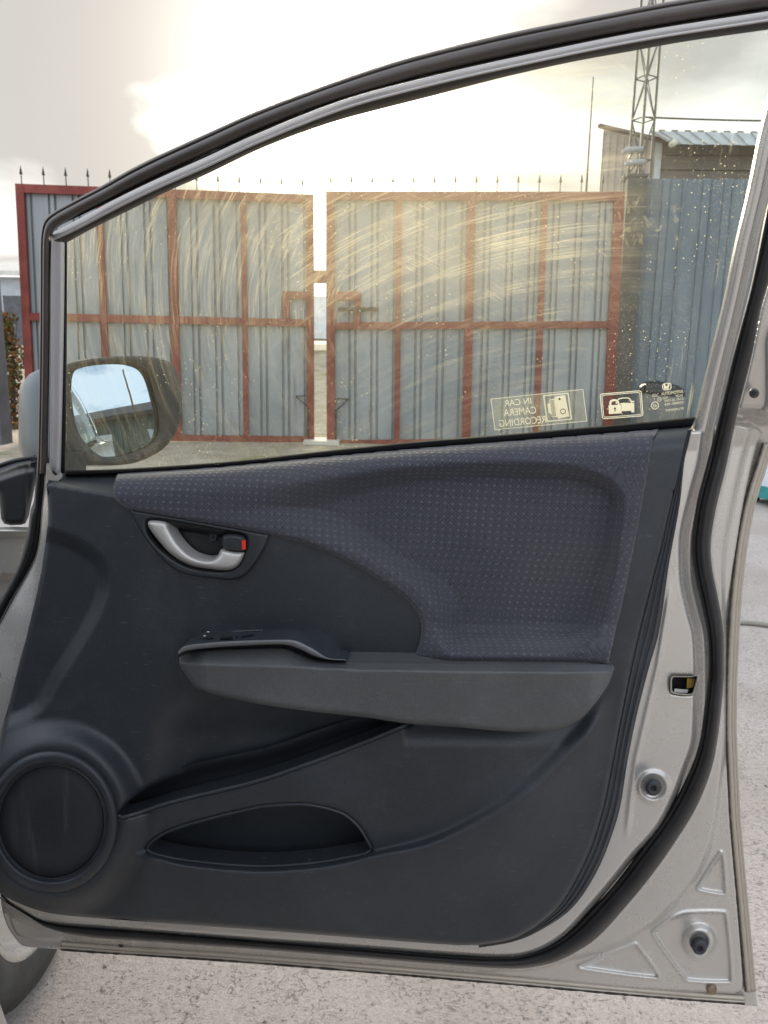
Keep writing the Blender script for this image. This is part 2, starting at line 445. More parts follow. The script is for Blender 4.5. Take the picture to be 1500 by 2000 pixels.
fR_ = b.ramp(ux, float(loc(380, 600, 0.1)[0][0]), float(loc(640, 600, 0.1)[0][0]))
mm = lambda a_, c_: b.math('MULTIPLY', a_, c_)
m1 = mm(b.ramp(s1, 0.42, 0.66), mm(b.ramp(blob, 0.34, 0.56), fL_))
m1b = mm(b.ramp(s1b, 0.46, 0.68), mm(b.ramp(blob2, 0.40, 0.60), fL_))
m2 = mm(b.ramp(s2, 0.42, 0.66), mm(b.ramp(blob2, 0.36, 0.58), fR_))
m2b = mm(b.ramp(s2b, 0.48, 0.68), mm(b.ramp(blob3, 0.42, 0.60), fR_))
w1, _ = polar_streak(800, 640, 75, 1.3, 2.0)
w2, _ = polar_streak(1150, 1500, 80, 2.0, 6.0)
m1 = mm(b.math('MAXIMUM', m1, m1b), b.ramp(w1, 0.40, 0.60, 0.10, 1.0)); m2 = mm(b.math('MAXIMUM', m2, m2b), b.ramp(w2, 0.40, 0.60, 0.10, 1.0))
m1 = b.math('MAXIMUM', m1, mm(mm(b.ramp(w1, 0.50, 0.66), b.ramp(blob3, 0.40, 0.60)), mm(fL_, 0.55))); m2 = b.math('MAXIMUM', m2, mm(mm(b.ramp(w2, 0.50, 0.66), b.ramp(blob, 0.40, 0.60)), mm(fR_, 0.6)))
c_l = loc(560, 480, 0.1)[0]; c_r = loc(1330, 480, 0.1)[0]; c_t = loc(750, 400, 0.1)[0]; c_b = loc(750, 860, 0.1)[0]
left = b.ramp(ux, float(c_r[0]), float(loc(1050, 480, 0.1)[0][0]))          # fades to the rear of the pane
high = b.ramp(uz, float(loc(750, 800, 0.1)[0][2]), float(loc(750, 470, 0.1)[0][2]), 0.25, 1.0)
streak = b.math('MULTIPLY', b.math('MAXIMUM', m1, m2), b.math('MULTIPLY', left, high))
drip = b.ramp(b.noise(1.0, 4, 0.6, b.vec(170, 0, 9)), 0.60, 0.75)
edgeL = b.ramp(ux, float(loc(230, 700, 0.1)[0][0]), float(loc(140, 700, 0.1)[0][0]))
edgeR = b.ramp(ux, float(loc(1240, 700, 0.1)[0][0]), float(loc(1400, 700, 0.1)[0][0]))
dripm = b.math('MULTIPLY', drip, b.math('MAXIMUM', edgeL, edgeR))
sp1 = b.math('MULTIPLY', b.ramp(b.voro(170), 0.17, 0.06), b.ramp(b.noise(11, 3), 0.46, 0.60))
sp2 = b.math('MULTIPLY', b.ramp(b.voro(420), 0.24, 0.08), b.ramp(b.noise(8, 3), 0.42, 0.58))
spk = b.math('MAXIMUM', sp1, b.math('MULTIPLY', sp2, 0.6))
smear_c = loc(1225, 440, 0.12)[0]
dxs = b.math('MULTIPLY', b.math('SUBTRACT', ux, float(smear_c[0])), 11.0); dzs = b.math('MULTIPLY', b.math('SUBTRACT', uz, float(smear_c[2])), 26.0)
rs = b.math('SQRT', b.math('ADD', b.math('MULTIPLY', dxs, dxs), b.math('MULTIPLY', dzs, dzs)))
smear = b.math('MULTIPLY', b.ramp(rs, 1.0, 0.35), b.ramp(b.noise(75, 7, 0.72, b.vec(1, 1, 0.6, (0, 0.5, 0)), 1.2), 0.50, 0.68))
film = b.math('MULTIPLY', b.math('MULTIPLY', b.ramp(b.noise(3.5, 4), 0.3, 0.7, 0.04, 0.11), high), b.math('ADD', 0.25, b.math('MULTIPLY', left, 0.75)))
dirt = b.math('MAXIMUM', b.math('MAXIMUM', b.math('MULTIPLY', streak, 0.38), b.math('MULTIPLY', spk, 0.62)),
              b.math('MAXIMUM', b.math('MULTIPLY', dripm, 0.34), b.math('MULTIPLY', smear, 0.24)))
hz = loc(800, 430, 0.12)[0]        # golden sun haze painted in as a denser patch of film
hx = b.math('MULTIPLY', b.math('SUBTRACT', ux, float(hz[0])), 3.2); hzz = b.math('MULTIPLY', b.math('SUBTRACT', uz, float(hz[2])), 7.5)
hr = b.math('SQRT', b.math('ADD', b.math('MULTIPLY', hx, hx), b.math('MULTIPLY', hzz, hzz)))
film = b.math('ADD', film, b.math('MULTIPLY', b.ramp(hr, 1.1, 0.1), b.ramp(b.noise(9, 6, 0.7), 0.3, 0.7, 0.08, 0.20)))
dirt = b.math('ADD', dirt, film, clamp=True)  # real dirt and the painted haze share this mask
tr = b.add('ShaderNodeBsdfTransparent'); tr.inputs[0].default_value = (0.86, 0.91, 0.87, 1)
gl = b.add('ShaderNodeBsdfGlossy'); gl.inputs['Roughness'].default_value = 0.02
fr = b.add('ShaderNodeFresnel'); fr.inputs[0].default_value = 1.45
mg = b.add('ShaderNodeMixShader'); b.l.new(b.math('MULTIPLY', fr.outputs[0], 0.9), mg.inputs[0]); b.l.new(tr.outputs[0], mg.inputs[1]); b.l.new(gl.outputs[0], mg.inputs[2])
df = b.add('ShaderNodeBsdfDiffuse'); df.inputs[0].default_value = (0.70, 0.68, 0.60, 1)
tl = b.add('ShaderNodeBsdfTranslucent'); tl.inputs[0].default_value = (0.95, 0.84, 0.52, 1)
md = b.add('ShaderNodeMixShader'); md.inputs[0].default_value = 0.72; b.l.new(df.outputs[0], md.inputs[1]); b.l.new(tl.outputs[0], md.inputs[2])
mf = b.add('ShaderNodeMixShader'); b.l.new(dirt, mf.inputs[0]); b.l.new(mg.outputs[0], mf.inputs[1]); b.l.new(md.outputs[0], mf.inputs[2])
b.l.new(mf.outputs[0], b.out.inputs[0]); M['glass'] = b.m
def decal(name, c, alpha=1.0):
    b = MB(name)
    df = b.add('ShaderNodeBsdfDiffuse'); df.inputs[0].default_value = (*c, 1)
    tl = b.add('ShaderNodeBsdfTranslucent'); tl.inputs[0].default_value = (*c, 1)
    md = b.add('ShaderNodeMixShader'); md.inputs[0].default_value = 0.4; b.l.new(df.outputs[0], md.inputs[1]); b.l.new(tl.outputs[0], md.inputs[2])
    tr = b.add('ShaderNodeBsdfTransparent')
    mf = b.add('ShaderNodeMixShader')
    b.put(mf.inputs[0], b.ramp(b.noise(160, 4, 0.6, b.vec(1, 1, 4)), 0.40, 0.60, alpha * 0.55, alpha) if alpha < 1 else 1.0)
    b.l.new(tr.outputs[0], mf.inputs[1]); b.l.new(md.outputs[0], mf.inputs[2])
    b.l.new(mf.outputs[0], b.out.inputs[0]); return b.m
M['print'] = decal('cream_print', (0.90, 0.86, 0.70))
M['film'] = decal('sticker_film', (0.62, 0.60, 0.42), 0.28)

# ------------------------------------------------------------------ ground
def gz(X, Y):
    """terrain height: level yard, low rise towards and beyond the gate"""
    z = -0.12 + 0.28 * S((np.asarray(Y, float) - 3.0) / 6.5)
    z = z + 1.50 * S((np.asarray(Y, float) - 10.6) / 13.0) + 0.035 * np.clip(np.asarray(Y, float) - 23, 0, 60)
    return z
b = MB('rough_concrete')
n1 = b.noise(85, 6, 0.75); n2 = b.noise(420, 4, 0.75); n3 = b.noise(1.1, 5, 0.6); n4 = b.noise(9, 5, 0.65)
cc = b.mix(b.ramp(n1, 0.32, 0.68), (0.51, 0.455, 0.415), (0.69, 0.63, 0.59))
cc = b.mix(b.ramp(n2, 0.35, 0.65, 0.0, 0.55), cc, (0.46, 0.41, 0.38))
cc = b.mix(b.math('MULTIPLY', b.ramp(n3, 0.42, 0.62), 0.6), cc, (0.44, 0.385, 0.335))
pit = b.math('MULTIPLY', b.ramp(b.noise(170, 5, 0.75, b.vec(0.6, 1.0, 1)), 0.545, 0.66), b.ramp(n4, 0.30, 0.58))
cc = b.mix(b.math('MULTIPLY', pit, 0.62), cc, (0.22, 0.185, 0.16))
cc = b.mix(b.math('MULTIPLY', b.ramp(b.voro(120, 1.0), 0.25, 0.12), 0.5), cc, (0.68, 0.65, 0.62))
crk = b.ramp(b.math('ABSOLUTE', b.math('SUBTRACT', b.noise(2.2, 6, 0.6, None, 0.6), 0.5)), 0.004, 0.0)
cc = b.mix(b.math('MULTIPLY', crk, 0.6), cc, (0.16, 0.14, 0.125))
b.set(cc, 0.9, 0, 0.3)
b.bump(b.math('ADD', b.math('ADD', n1, b.math('MULTIPLY', n2, 0.4)), b.math('MULTIPLY', pit, -0.9)), 0.7, 0.012)
M['concrete'] = b.m
b = MB('dirt_track')
cc = b.mix(b.ramp(b.noise(3, 6, 0.65), 0.35, 0.65), (0.30, 0.25, 0.18), (0.42, 0.37, 0.30))
cc = b.mix(b.ramp(b.noise(1.2, 5, 0.6), 0.55, 0.68), cc, (0.16, 0.16, 0.06))
b.set(cc, 0.95); b.bump(b.noise(40, 5, 0.7), 0.6, 0.03); M['dirt'] = b.m
gx = np.r_[-400, -120, -40, np.linspace(-16, 16, 65), 40, 120, 400]
gy = np.r_[-400, -120, -40, -12, np.linspace(-6, 60, 133), 120, 400]
V = []; F = []
for y_ in gy:
    for x_ in gx:
        V.append((x_, y_, float(gz(x_, y_)) + (0.012 * math.sin(x_ * 1.7 + y_) * math.sin(y_ * 1.3) if abs(x_) < 17 and 3 < y_ < 60 else 0)))
nx = len(gx)
for j in range(len(gy) - 1):
    F += [(j*nx+i, j*nx+i+1, (j+1)*nx+i+1, (j+1)*nx+i) for i in range(nx - 1)]
o = mesh('ground', V, F, M['concrete']); o['kind'] = 'structure'
o.data.materials.append(M['dirt'])
for p in o.data.polygons:
    if p.center[1] > 7.6: p.material_index = 1

# loose grit on the yard
V = []; F = []
oc = np.array([(1, 0, 0), (0, 1, 0), (-1, 0, 0), (0, -1, 0), (0, 0, 0.8), (0, 0, -0.5)])
of = [(0, 1, 4), (1, 2, 4), (2, 3, 4), (3, 0, 4), (1, 0, 5), (2, 1, 5), (3, 2, 5), (0, 3, 5)]
for k in range(5200):
    if k < 3600: x_, y_ = random.uniform(-1.2, 1.3), random.uniform(1.05, 2.2)
    else: x_, y_ = random.uniform(0.3, 4.5), random.uniform(1.1, 7.0)
    r_ = 0.0012 + 0.0045 * random.random() ** 5
    a_ = random.uniform(0, 6.28); sc_ = oc * np.array([r_ * random.uniform(.7, 1.5), r_ * random.uniform(.7, 1.3), r_ * .8])
    rot = np.array([[math.cos(a_), -math.sin(a_), 0], [math.sin(a_), math.cos(a_), 0], [0, 0, 1]])
    n0 = len(V); V += list(sc_ @ rot.T + np.array([x_, y_, float(gz(x_, y_)) + r_ * .3])); F += [tuple(n0 + i for i in f) for f in of]
o = mesh('loose_grit', V, F, simple('grit', (0.42, 0.37, 0.33), 0.9, var=0.6, scale=60), smooth=False)
tag(o, 'fine loose grit scattered over the concrete yard', 'grit', kind='stuff')

# ------------------------------------------------------------------ gate
GR = MB('red_primer')
cc = GR.mix(GR.ramp(GR.noise(4, 6, 0.65), 0.35, 0.7), (0.17, 0.030, 0.022), (0.25, 0.060, 0.044))
cc = GR.mix(GR.ramp(GR.noise(18, 5, 0.7), 0.60, 0.78), cc, (0.09, 0.035, 0.025))
GR.set(cc, 0.62, 0, 0.4); M['gate'] = GR.m
b = MB('galvanised_sheet')
cc = b.mix(b.ramp(b.noise(2.0, 6, 0.6, b.vec(1, 1, 0.25)), 0.35, 0.7), (0.245, 0.265, 0.275), (0.33, 0.35, 0.355))
cc = b.mix(b.math('MULTIPLY', b.ramp(b.noise(8, 5, 0.7, b.vec(1, 1, 0.12)), 0.58, 0.75), 0.5), cc, (0.22, 0.20, 0.17))
run = b.math('MULTIPLY', b.ramp(b.noise(14, 4, 0.65, b.vec(1, 1, 0.05)), 0.56, 0.72), b.ramp(b.noise(1.5, 3), 0.42, 0.62))
cc = b.mix(b.math('MULTIPLY', run, 0.55), cc, (0.15, 0.10, 0.07))
b.set(cc, 0.5, 0.25, 0.5); b.bump(b.noise(2.5, 3), 0.5, 0.02); M['sheet'] = b.m
M['iron'] = simple('dark_iron', (0.04, 0.035, 0.03), 0.6, 0.3)
class Patch:
    """quad plane in space; members sit on it with real thickness"""
    def __init__(s, c00, c10, c11, c01):
        s.c = [np.array(q, float) for q in (c00, c10, c11, c01)]
        n = np.cross(s.c[1] - s.c[0], s.c[3] - s.c[0]); s.n = n / np.linalg.norm(n)
        if s.n[1] > 0: s.n = -s.n                     # towards the yard
    def p(s, a, t, d=0.0):
        c = s.c; return (c[0]*(1-a) + c[1]*a)*(1-t) + (c[3]*(1-a) + c[2]*a)*t + s.n * d
    def member(s, name, a0, a1, t0, t1, d0, d1, mat, parent):
        q = [s.p(a0,t0,d1), s.p(a1,t0,d1), s.p(a1,t0,d0), s.p(a0,t0,d0), s.p(a0,t1,d1), s.p(a1,t1,d1), s.p(a1,t1,d0), s.p(a0,t1,d0)]
        return box8(name, np.array(q) - parent_loc(parent), mat, parent)
    def corrugated(s, name, a0, a1, t0, t1, pitch, rib, depth, mat, parent, off=0.0, d0=0.0, groove=False):
        Lw = np.linalg.norm(s.c[1] - s.c[0]); us = []; x = a0 * Lw; pts = [(x, 0.0)]
        k = math.ceil((x - off) / pitch) * pitch + off
        while k < a1 * Lw:
            shape = ((-rib/2-.016, 0), (-rib/2-.009, -depth), (-rib/2+.009, -depth), (-rib/2+.016, .008), (rib/2-.016, .008), (rib/2-.009, -depth), (rib/2+.009, -depth), (rib/2+.016, 0)) if groove else ((-rib/2, 0), (-rib/2 + depth*0.45, depth), (rib/2 - depth*0.45, depth), (rib/2, 0))
            for dx, h in shape:
                if a0 * Lw < k + dx < a1 * Lw: pts.append((k + dx, h))
            k += pitch
        pts.append((a1 * Lw, 0.0)); V = []; n = len(pts)
        for t in (t0, t1):
            V += [s.p(q / Lw, t, d0 + h) - parent_loc(parent) for q, h in pts]
        F = [(i, i+1, n+i+1, n+i) for i in range(n - 1)]
        return mesh(name, V, F, mat, parent, smooth=False)
def parent_loc(p): return np.array(p.location) if p is not None else np.zeros(3)

def finial(P, a, parent, h=0.22):
    b0 = P.p(a, 1.0, -0.02) - parent_loc(parent)
    up = np.array([0, 0, 1.0])
    pth = [b0 - up*0.02, b0 + up*h*0.55, b0 + up*h*0.56, b0 + up*h*0.66, b0 + up*h]
    return tube('finial', pth, [0.007, 0.006, 0.020, 0.016, 0.002], M['iron'], parent, n=6, smooth=False)
def gate_leaf(name, corners_px, Ys, uprights, rails, label, sheet_off):
    c = [at_y(px, py, Y) for (px, py), Y in zip(corners_px, Ys)]
    root = empty(name, (c[0] * 0.5 + c[1] * 0.5) * np.array([1, 1, 1])); tag(root, label, 'gate', 'leaves of the yard gate')
    P = Patch(*c); x0 = corners_px[3][0]; x1 = corners_px[2][0]
    fx = lambda x: (x - x0) / (x1 - x0)
    Hh = np.linalg.norm(c[3] - c[0]); ty = 0.028
    for xa, xb in uprights:
        thick = 0.045 if xb - xa > 13 else 0.032
        P.member('upright', fx(xa), fx(xb), 0.0, 1.0, -0.01, thick, M['gate'], root)
    cuts = [fx(0.5 * (a + b_)) for a, b_ in uprights]
    rail_pos = ((0.0, 0.026), rails, (0.968, 1.0))
    for i in range(len(uprights) - 1):
        a0 = fx(uprights[i][1]); a1 = fx(uprights[i + 1][0])
        for t0, t1 in rail_pos:
            P.member('rail', a0, a1, t0, t1, -0.01, 0.040, M['gate'], root)
        P.corrugated('sheet_panel', cuts[i], cuts[i + 1], 0.01, 0.99, 0.29, 0.075, 0.032, M['sheet'], root, sheet_off, -0.035, True)
    k = fx(x0 + 9); Lw = np.linalg.norm(c[2] - c[3])
    while k < 1.0:
        finial(P, k, root); k += 0.262 / Lw
    return root, P, fx
gl_, PL_, fL = gate_leaf('gate_leaf', [(57, 858), (614, 864), (613, 381), (32, 360)], [9.62, 10.0, 10.0, 9.62],
    [(32, 47), (184, 195), (322, 338), (465, 476), (597, 613)], (0.482, 0.512), 'red framed gate leaf with a square latch bracket, beside the dark fence post', 0.12)
gr_, PR_, fR = gate_leaf('gate_leaf', [(639, 872), (1194, 866), (1219, 376), (637, 375)], [10.0, 9.85, 9.85, 10.0],
    [(637, 654), (776, 787), (915, 932), (1060, 1072), (1200, 1219)], (0.475, 0.503), 'red framed gate leaf carrying the sliding bolt, next to the blue sheet fence', 0.05)
# latch work
PL_.member('latch_bracket', fL(548), fL(597), 0.594, 0.622, 0.0, 0.05, M['gate'], gl_)
PL_.member('latch_bracket', fL(548), fL(562), 0.512, 0.594, 0.0, 0.05, M['gate'], gl_)
PR_.member('latch_plate', fR(655), fR(706), 0.590, 0.622, 0.0, 0.05, M['gate'], gr_)
PR_.member('latch_plate', fR(692), fR(706), 0.503, 0.590, 0.0, 0.04, M['gate'], gr_)
PR_.member('bolt', fR(662), fR(742), 0.545, 0.560, 0.04, 0.075, M['iron'], gr_)
PR_.member('cross_plate', fR(611), fR(637), 0.655, 0.705, 0.0, 0.02, M['gate'], gr_)
for P_, f_, xs_, root in ((PL_, fL, (574, 600), gl_), (PR_, fR, (682, 656), gr_)):
    q = [P_.p(f_(xs_[0]), 0.195, 0.03), P_.p(f_(xs_[1]), 0.198, 0.03), P_.p(f_(xs_[1]), 0.15, 0.03), P_.p(f_(xs_[0]), 0.195, 0.03)]
    tube('pull_ring', np.array(q) - parent_loc(root), 0.009, M['iron'], root, n=6)
    bt = P_.p(f_(xs_[1]), 0.02, 0.05); tp = P_.p(f_(xs_[1]), 0.15, 0.05)
    tube('drop_bolt', np.array([tp, bt - np.array([0, 0, 0.14])]) - parent_loc(root), 0.010, M['iron'], root, n=6)
# concrete threshold under the gate
a = at_y(596, 872, 9.95); c = at_y(664, 872, 9.95)
zt = float(gz(0, 9.9))
b_ = box('concrete_threshold', (a[0], 9.7, zt - 0.05), (c[0], 10.25, zt + 0.045), simple('pale_concrete', (0.62, 0.58, 0.50), 0.8, bump=0.4, bscale=60, bdist=0.01))
tag(b_, 'pale concrete slab on the ground under the gap of the gate', 'slab')

# dark fence post left of the gate, things behind it
M['grey_paint'] = simple('grey_post_paint', (0.10, 0.105, 0.115), 0.6, var=0.25)
pt = at_y(-2, 437, 9.3); pb = at_y(-2, 880, 9.3)
def square_post(name, px0, px1, ytop, Y, mat, label):
    t0 = at_y(px0, ytop, Y); t1 = at_y(px1, ytop, Y); wd = t1[0] - t0[0]; zb = float(gz(0, Y)) - 0.1
    root = empty(name, ((t0[0]+t1[0])/2, Y, zb)); h = t0[2] - zb
    box('shaft', (-wd/2, -wd/2, 0), (wd/2, wd/2, h), mat, root)
    box('cap', (-wd/2-0.015, -wd/2-0.015, h), (wd/2+0.015, wd/2+0.015, h+0.03), mat, root)
    tag(root, label, 'post'); return root
square_post('fence_post', -64, -20, 440, 9.3, M['grey_paint'], 'dark grey square fence post beside the dry vine')
M['post_r'] = simple('weathered_post', (0.085, 0.085, 0.08), 0.7, var=0.35, scale=4)
square_post('gate_post', 1221, 1258, 349, 10.15, M['post_r'], 'dark weathered square post between the gate and the blue sheet fence')
# blue sheet fence
b = MB('blue_sheet')
cc = b.mix(b.ramp(b.noise(1.6, 6, 0.6, b.vec(1, 1, 0.3)), 0.35, 0.7), (0.135, 0.17, 0.20), (0.205, 0.24, 0.265))
cc = b.mix(b.math('MULTIPLY', b.ramp(b.noise(6, 5, 0.7, b.vec(1, 1, 0.15)), 0.56, 0.75), 0.5), cc, (0.12, 0.11, 0.10))
b.set(cc, 0.5, 0.1, 0.5); M['blue_sheet'] = b.m
f0 = at_y(1254, 349, 10.2); f1 = at_y(1640, 352, 9.2)
zb = float(gz(0, 10.0)) - 0.05
PF = Patch((f0[0], f0[1], zb), (f1[0], f1[1], zb), f1, f0)
fr_ = empty('sheet_fence', (f0[0], f0[1], zb)); tag(fr_, 'tall blue corrugated sheet fence right beside the weathered gate post', 'fence')
for i in range(4):
    PF.corrugated('sheet_panel', i / 4, (i + 1) / 4 + 0.004, 0, 1, 0.24, 0.11, 0.035, M['blue_sheet'], fr_, 0.07, 0.004 * (i % 2))
PF.member('top_rail', 0, 1, 0.965, 0.985, -0.06, -0.02, M['iron'], fr_)

# vine and bushes behind the fence post
M['leaf_dry'] = simple('dry_leaves', (0.22, 0.10, 0.03), 0.8, var=0.5, scale=3)
M['leaf_green'] = simple('dull_leaves', (0.085, 0.085, 0.03), 0.8, var=0.5, scale=3)
M['bark'] = simple('bark', (0.08, 0.06, 0.045), 0.9, var=0.3, scale=12)
def shrub(name, base, height, rad, n, mats, label, size=0.05):
    root = empty(name, base); tag(root, label, 'shrub')
    for k in range(4):
        a = k * 1.7; pth = [np.array([0.03*math.cos(a), 0.03*math.sin(a), 0])]
        for j in range(1, 6):
            pth.append(np.array([rad*0.8*math.cos(a + j*0.3)*j/5*random.uniform(.6, 1), rad*0.8*math.sin(a + j*0.3)*j/5*random.uniform(.6, 1), height*0.95*j/5]))
        tube('stem', pth, np.linspace(0.018, 0.005, 6), M['bark'], root, n=5)
    for mi, mt in enumerate(mats):
        V = []; F = []
        for k in range(n // len(mats)):
            z = random.random() ** 0.8 * height; a = random.uniform(0, 6.28); r_ = rad * random.uniform(0.2, 1.0) * (0.75 + 0.35 * math.sin(z * 7 + mi))
            c_ = np.array([r_*math.cos(a), r_*math.sin(a), z]); u1 = rng.normal(size=3); u1 /= np.linalg.norm(u1); u2 = np.cross(u1, rng.normal(size=3)); u2 /= np.linalg.norm(u2)
            s_ = size * random.uniform(0.5, 1.2); i0 = len(V)
            V += [c_ - u1*s_, c_ + u2*s_*0.5, c_ + u1*s_, c_ - u2*s_*0.5]; F.append((i0, i0+1, i0+2, i0+3))
        o = mesh('foliage', V, F, mt, root, smooth=False); o['kind'] = 'stuff'
    return root
q = at_y(30, 870, 11.2)
shrub('dry_vine', (q[0], 11.2, float(gz(0, 11.2)) - 0.05), 1.75, 0.24, 1500, [M['leaf_dry'], M['leaf_green']], 'dry orange brown vine climbing between the grey post and the gate')
# pale shed glimpsed behind the vine
M['pale_wall'] = simple('pale_blue_wall', (0.46, 0.50, 0.55), 0.7, var=0.1)
M['roof_tin'] = simple('pale_roof', (0.62, 0.60, 0.56), 0.45, 0.2)
q0 = at_y(-60, 540, 26); q1 = at_y(120, 540, 26); zb = float(gz(0, 26)) - 0.2
root = empty('storage_shed', ((q0[0]+q1[0])/2, 27.5, zb)); tag(root, 'pale blue storage shed with a tin roof, glimpsed beyond the dry vine', 'shed')
wd = (q1[0] - q0[0]) / 2; hh = q0[2] - zb
box('wall', (-wd, -1.5, 0), (wd, 1.5, hh), M['pale_wall'], root)
box8('roof', [(-wd-.3, -1.9, hh+.002), (wd+.3, -1.9, hh+.002), (wd+.3, 1.9, hh+.75), (-wd-.3, 1.9, hh+.75), (-wd-.3, -1.9, hh+.16), (wd+.3, -1.9, hh+.16), (wd+.3, 1.9, hh+.9), (-wd-.3, 1.9, hh+.9)], M['roof_tin'], root)
box('door', (-wd*0.3, -1.53, 0), (wd*0.1, -1.5, hh*0.75), M['grey_paint'], root)

# ------------------------------------------------------------------ shed on the right with mono-pitch roof
b = MB('pink_cladding')
b.set(b.mix(b.ramp(b.noise(2.5, 5), 0.35, 0.7), (0.36, 0.30, 0.27), (0.46, 0.40, 0.36)), 0.6); M['cladding'] = b.m
M['roll'] = simple('brown_shutter', (0.17, 0.145, 0.125), 0.55, var=0.15, scale=2)
M['roof_blue'] = simple('light_roof_sheet', (0.52, 0.545, 0.56), 0.45, 0.15)
YS = 15.0
cA = at_y(1282, 274, YS); cB = at_y(1560, 276, YS - 0.6); cL = at_y(1178, 252, YS + 0.9); zb = 0.0
root = empty('workshop_shed', (cA[0], cA[1], float(gz(0, YS)) - 0.1)); tag(root, 'workshop with ribbed pinkish side wall and light corrugated roof above the blue fence', 'building')
z0 = parent_loc(root)[2]
side = Patch((cL[0], cL[1], z0), (cA[0], cA[1], z0), cA, cL)
side.corrugated('side_wall', 0, 1, 0, 1, 0.16, 0.08, 0.03, M['cladding'], root)
front = Patch((cA[0], cA[1], z0), (cB[0], cB[1], z0), cB, cA)
front.member('corner_post', 0.0, 0.045, 0, 1, -0.05, 0.06, M['roof_blue'], root)
front.member('upper_wall', 0.045, 1.0, 0.70, 1.0, -0.08, -0.03, M['roll'], root)
for i in range(5):
    t1 = 1 - i * 0.052; front.member('wall_board', 0.05, 1.0, t1 - 0.051, t1 - 0.004, -0.029, 0.02 * (i % 2), M['roll'], root)
front.member('lintel', 0.05, 1.0, 0.715, 0.735, -0.04, 0.05, M['roof_blue'], root)
front.member('lower_wall', 0.05, 1.0, 0.0, 0.714, -0.06, 0.0, M['cladding'], root)
# roof: corrugated sheets over the front with overhang
r0 = at_y(1268, 256, YS - 0.5); r1 = at_y(1580, 262, YS - 1.1)
e0 = at_y(1312, 282, YS - 0.6); e1 = at_y(1585, 286, YS - 1.2)
PRf = Patch(e0 + np.array([0, 0, 0]), e1, r1, r0)
PRf.corrugated('roof_edge', 0, 1, 0, 1, 0.22, 0.13, 0.03, M['roof_blue'], root)
back = np.array([0.75, 2.0, 0.45])
PR2 = Patch(r0, r1, r1 + back, r0 + back); PR2.n = np.array([0, 0, 1.0])
PR2.corrugated('roof_sheet', 0, 1, 0, 1, 0.22, 0.13, 0.03, M['roof_blue'], root)
tube('verge_board', np.array([cL + np.array([-.1, -.06, .04]), e0 + np.array([0, -.02, 0.02])]) - parent_loc(root), 0.045, simple('dark_verge', (0.085, 0.06, 0.05), 0.7), root, n=4, smooth=False)
e = e0 - parent_loc(root)
tube('gutter_end', [e + np.array([0, -.12, 0]), e + np.array([0, 0.0, 0])], 0.06, simple('cream_pipe', (0.7, 0.66, 0.55), 0.5), root, n=12)
# wire over the roof
a = at_y(1262, 229, 19); c = at_y(1700, 236, 19)
tag(tube('overhead_wire', [a + (c - a) * t + np.array([0, 0, -0.25 * 4 * t * (1 - t) * 0.15]) for t in np.linspace(0, 1, 12)], 0.02, M['iron'], n=6), 'thin dark wire strung from the lattice mast over the workshop roof', 'wire')

# ------------------------------------------------------------------ lattice mast
YM = 13.2
ba = at_y(1231, 300, YM); bb = at_y(1272, 300, YM); wd = bb[0] - ba[0]; zb = float(gz(0, YM)) - 0.1; zt = 9.6
root = empty('lattice_mast', ((ba[0]+bb[0])/2, YM, zb)); tag(root, 'slender steel lattice mast rising in front of the workshop wall', 'mast')
mast_mat = simple('mast_steel', (0.13, 0.13, 0.11), 0.6, 0.2)
H_ = zt - zb; top = 0.82
cn = [(-1, -1), (1, -1), (1, 1), (-1, 1)]
def mp_(k, z):
    s_ = wd / 2 * (1 - (1 - top) * z / H_); a_ = 0.5
    x_, y_ = cn[k % 4]; return np.array([s_ * (x_*math.cos(a_) - y_*math.sin(a_)) * 0.78, s_ * (x_*math.sin(a_) + y_*math.cos(a_)) * 0.78, z])
for k in range(4): tube('leg', [mp_(k, 0), mp_(k, H_)], 0.022, mast_mat, root, n=6)
nb = 15
for j in range(nb):
    z1, z2 = H_ * j / nb, H_ * (j + 1) / nb
    for k in range(4):
        tube('girt', [mp_(k, z2), mp_(k + 1, z2)], 0.011, mast_mat, root, n=4)
        tube('brace', [mp_(k, z1), mp_(k + 1, z2)] if (j + k) % 2 else [mp_(k + 1, z1), mp_(k, z2)], 0.009, mast_mat, root, n=4)
for i, (px, py) in enumerate(((1236, 297), (1240, 322))):
    c_ = at_y(px, py, YM - 0.35) - parent_loc(root)
    o = tube('floodlight', [c_ + np.array([-.16, 0, 0]), c_ + np.array([-.1, 0, .03]), c_ + np.array([.16, 0, .05])], [0.02, 0.05, 0.04], simple("lamp_shell", (0.35, 0.37, 0.39), 0.4), root, n=10)
    tube('lamp_arm', [c_, c_ + np.array([0.05, 0.35, 0])], 0.02, mast_mat, root, n=5)
# whip pole
a = at_y(1159, 150, 14); zb = float(gz(0, 14)) - 0.05
tag(tube('whip_pole', [(a[0], 14, zb), (a[0], 14, zb + 2), (a[0], 14, a[2])], [0.035, 0.030, 0.008], M['iron'], n=8), 'thin dark tapering pole standing behind the red gate', 'pole')

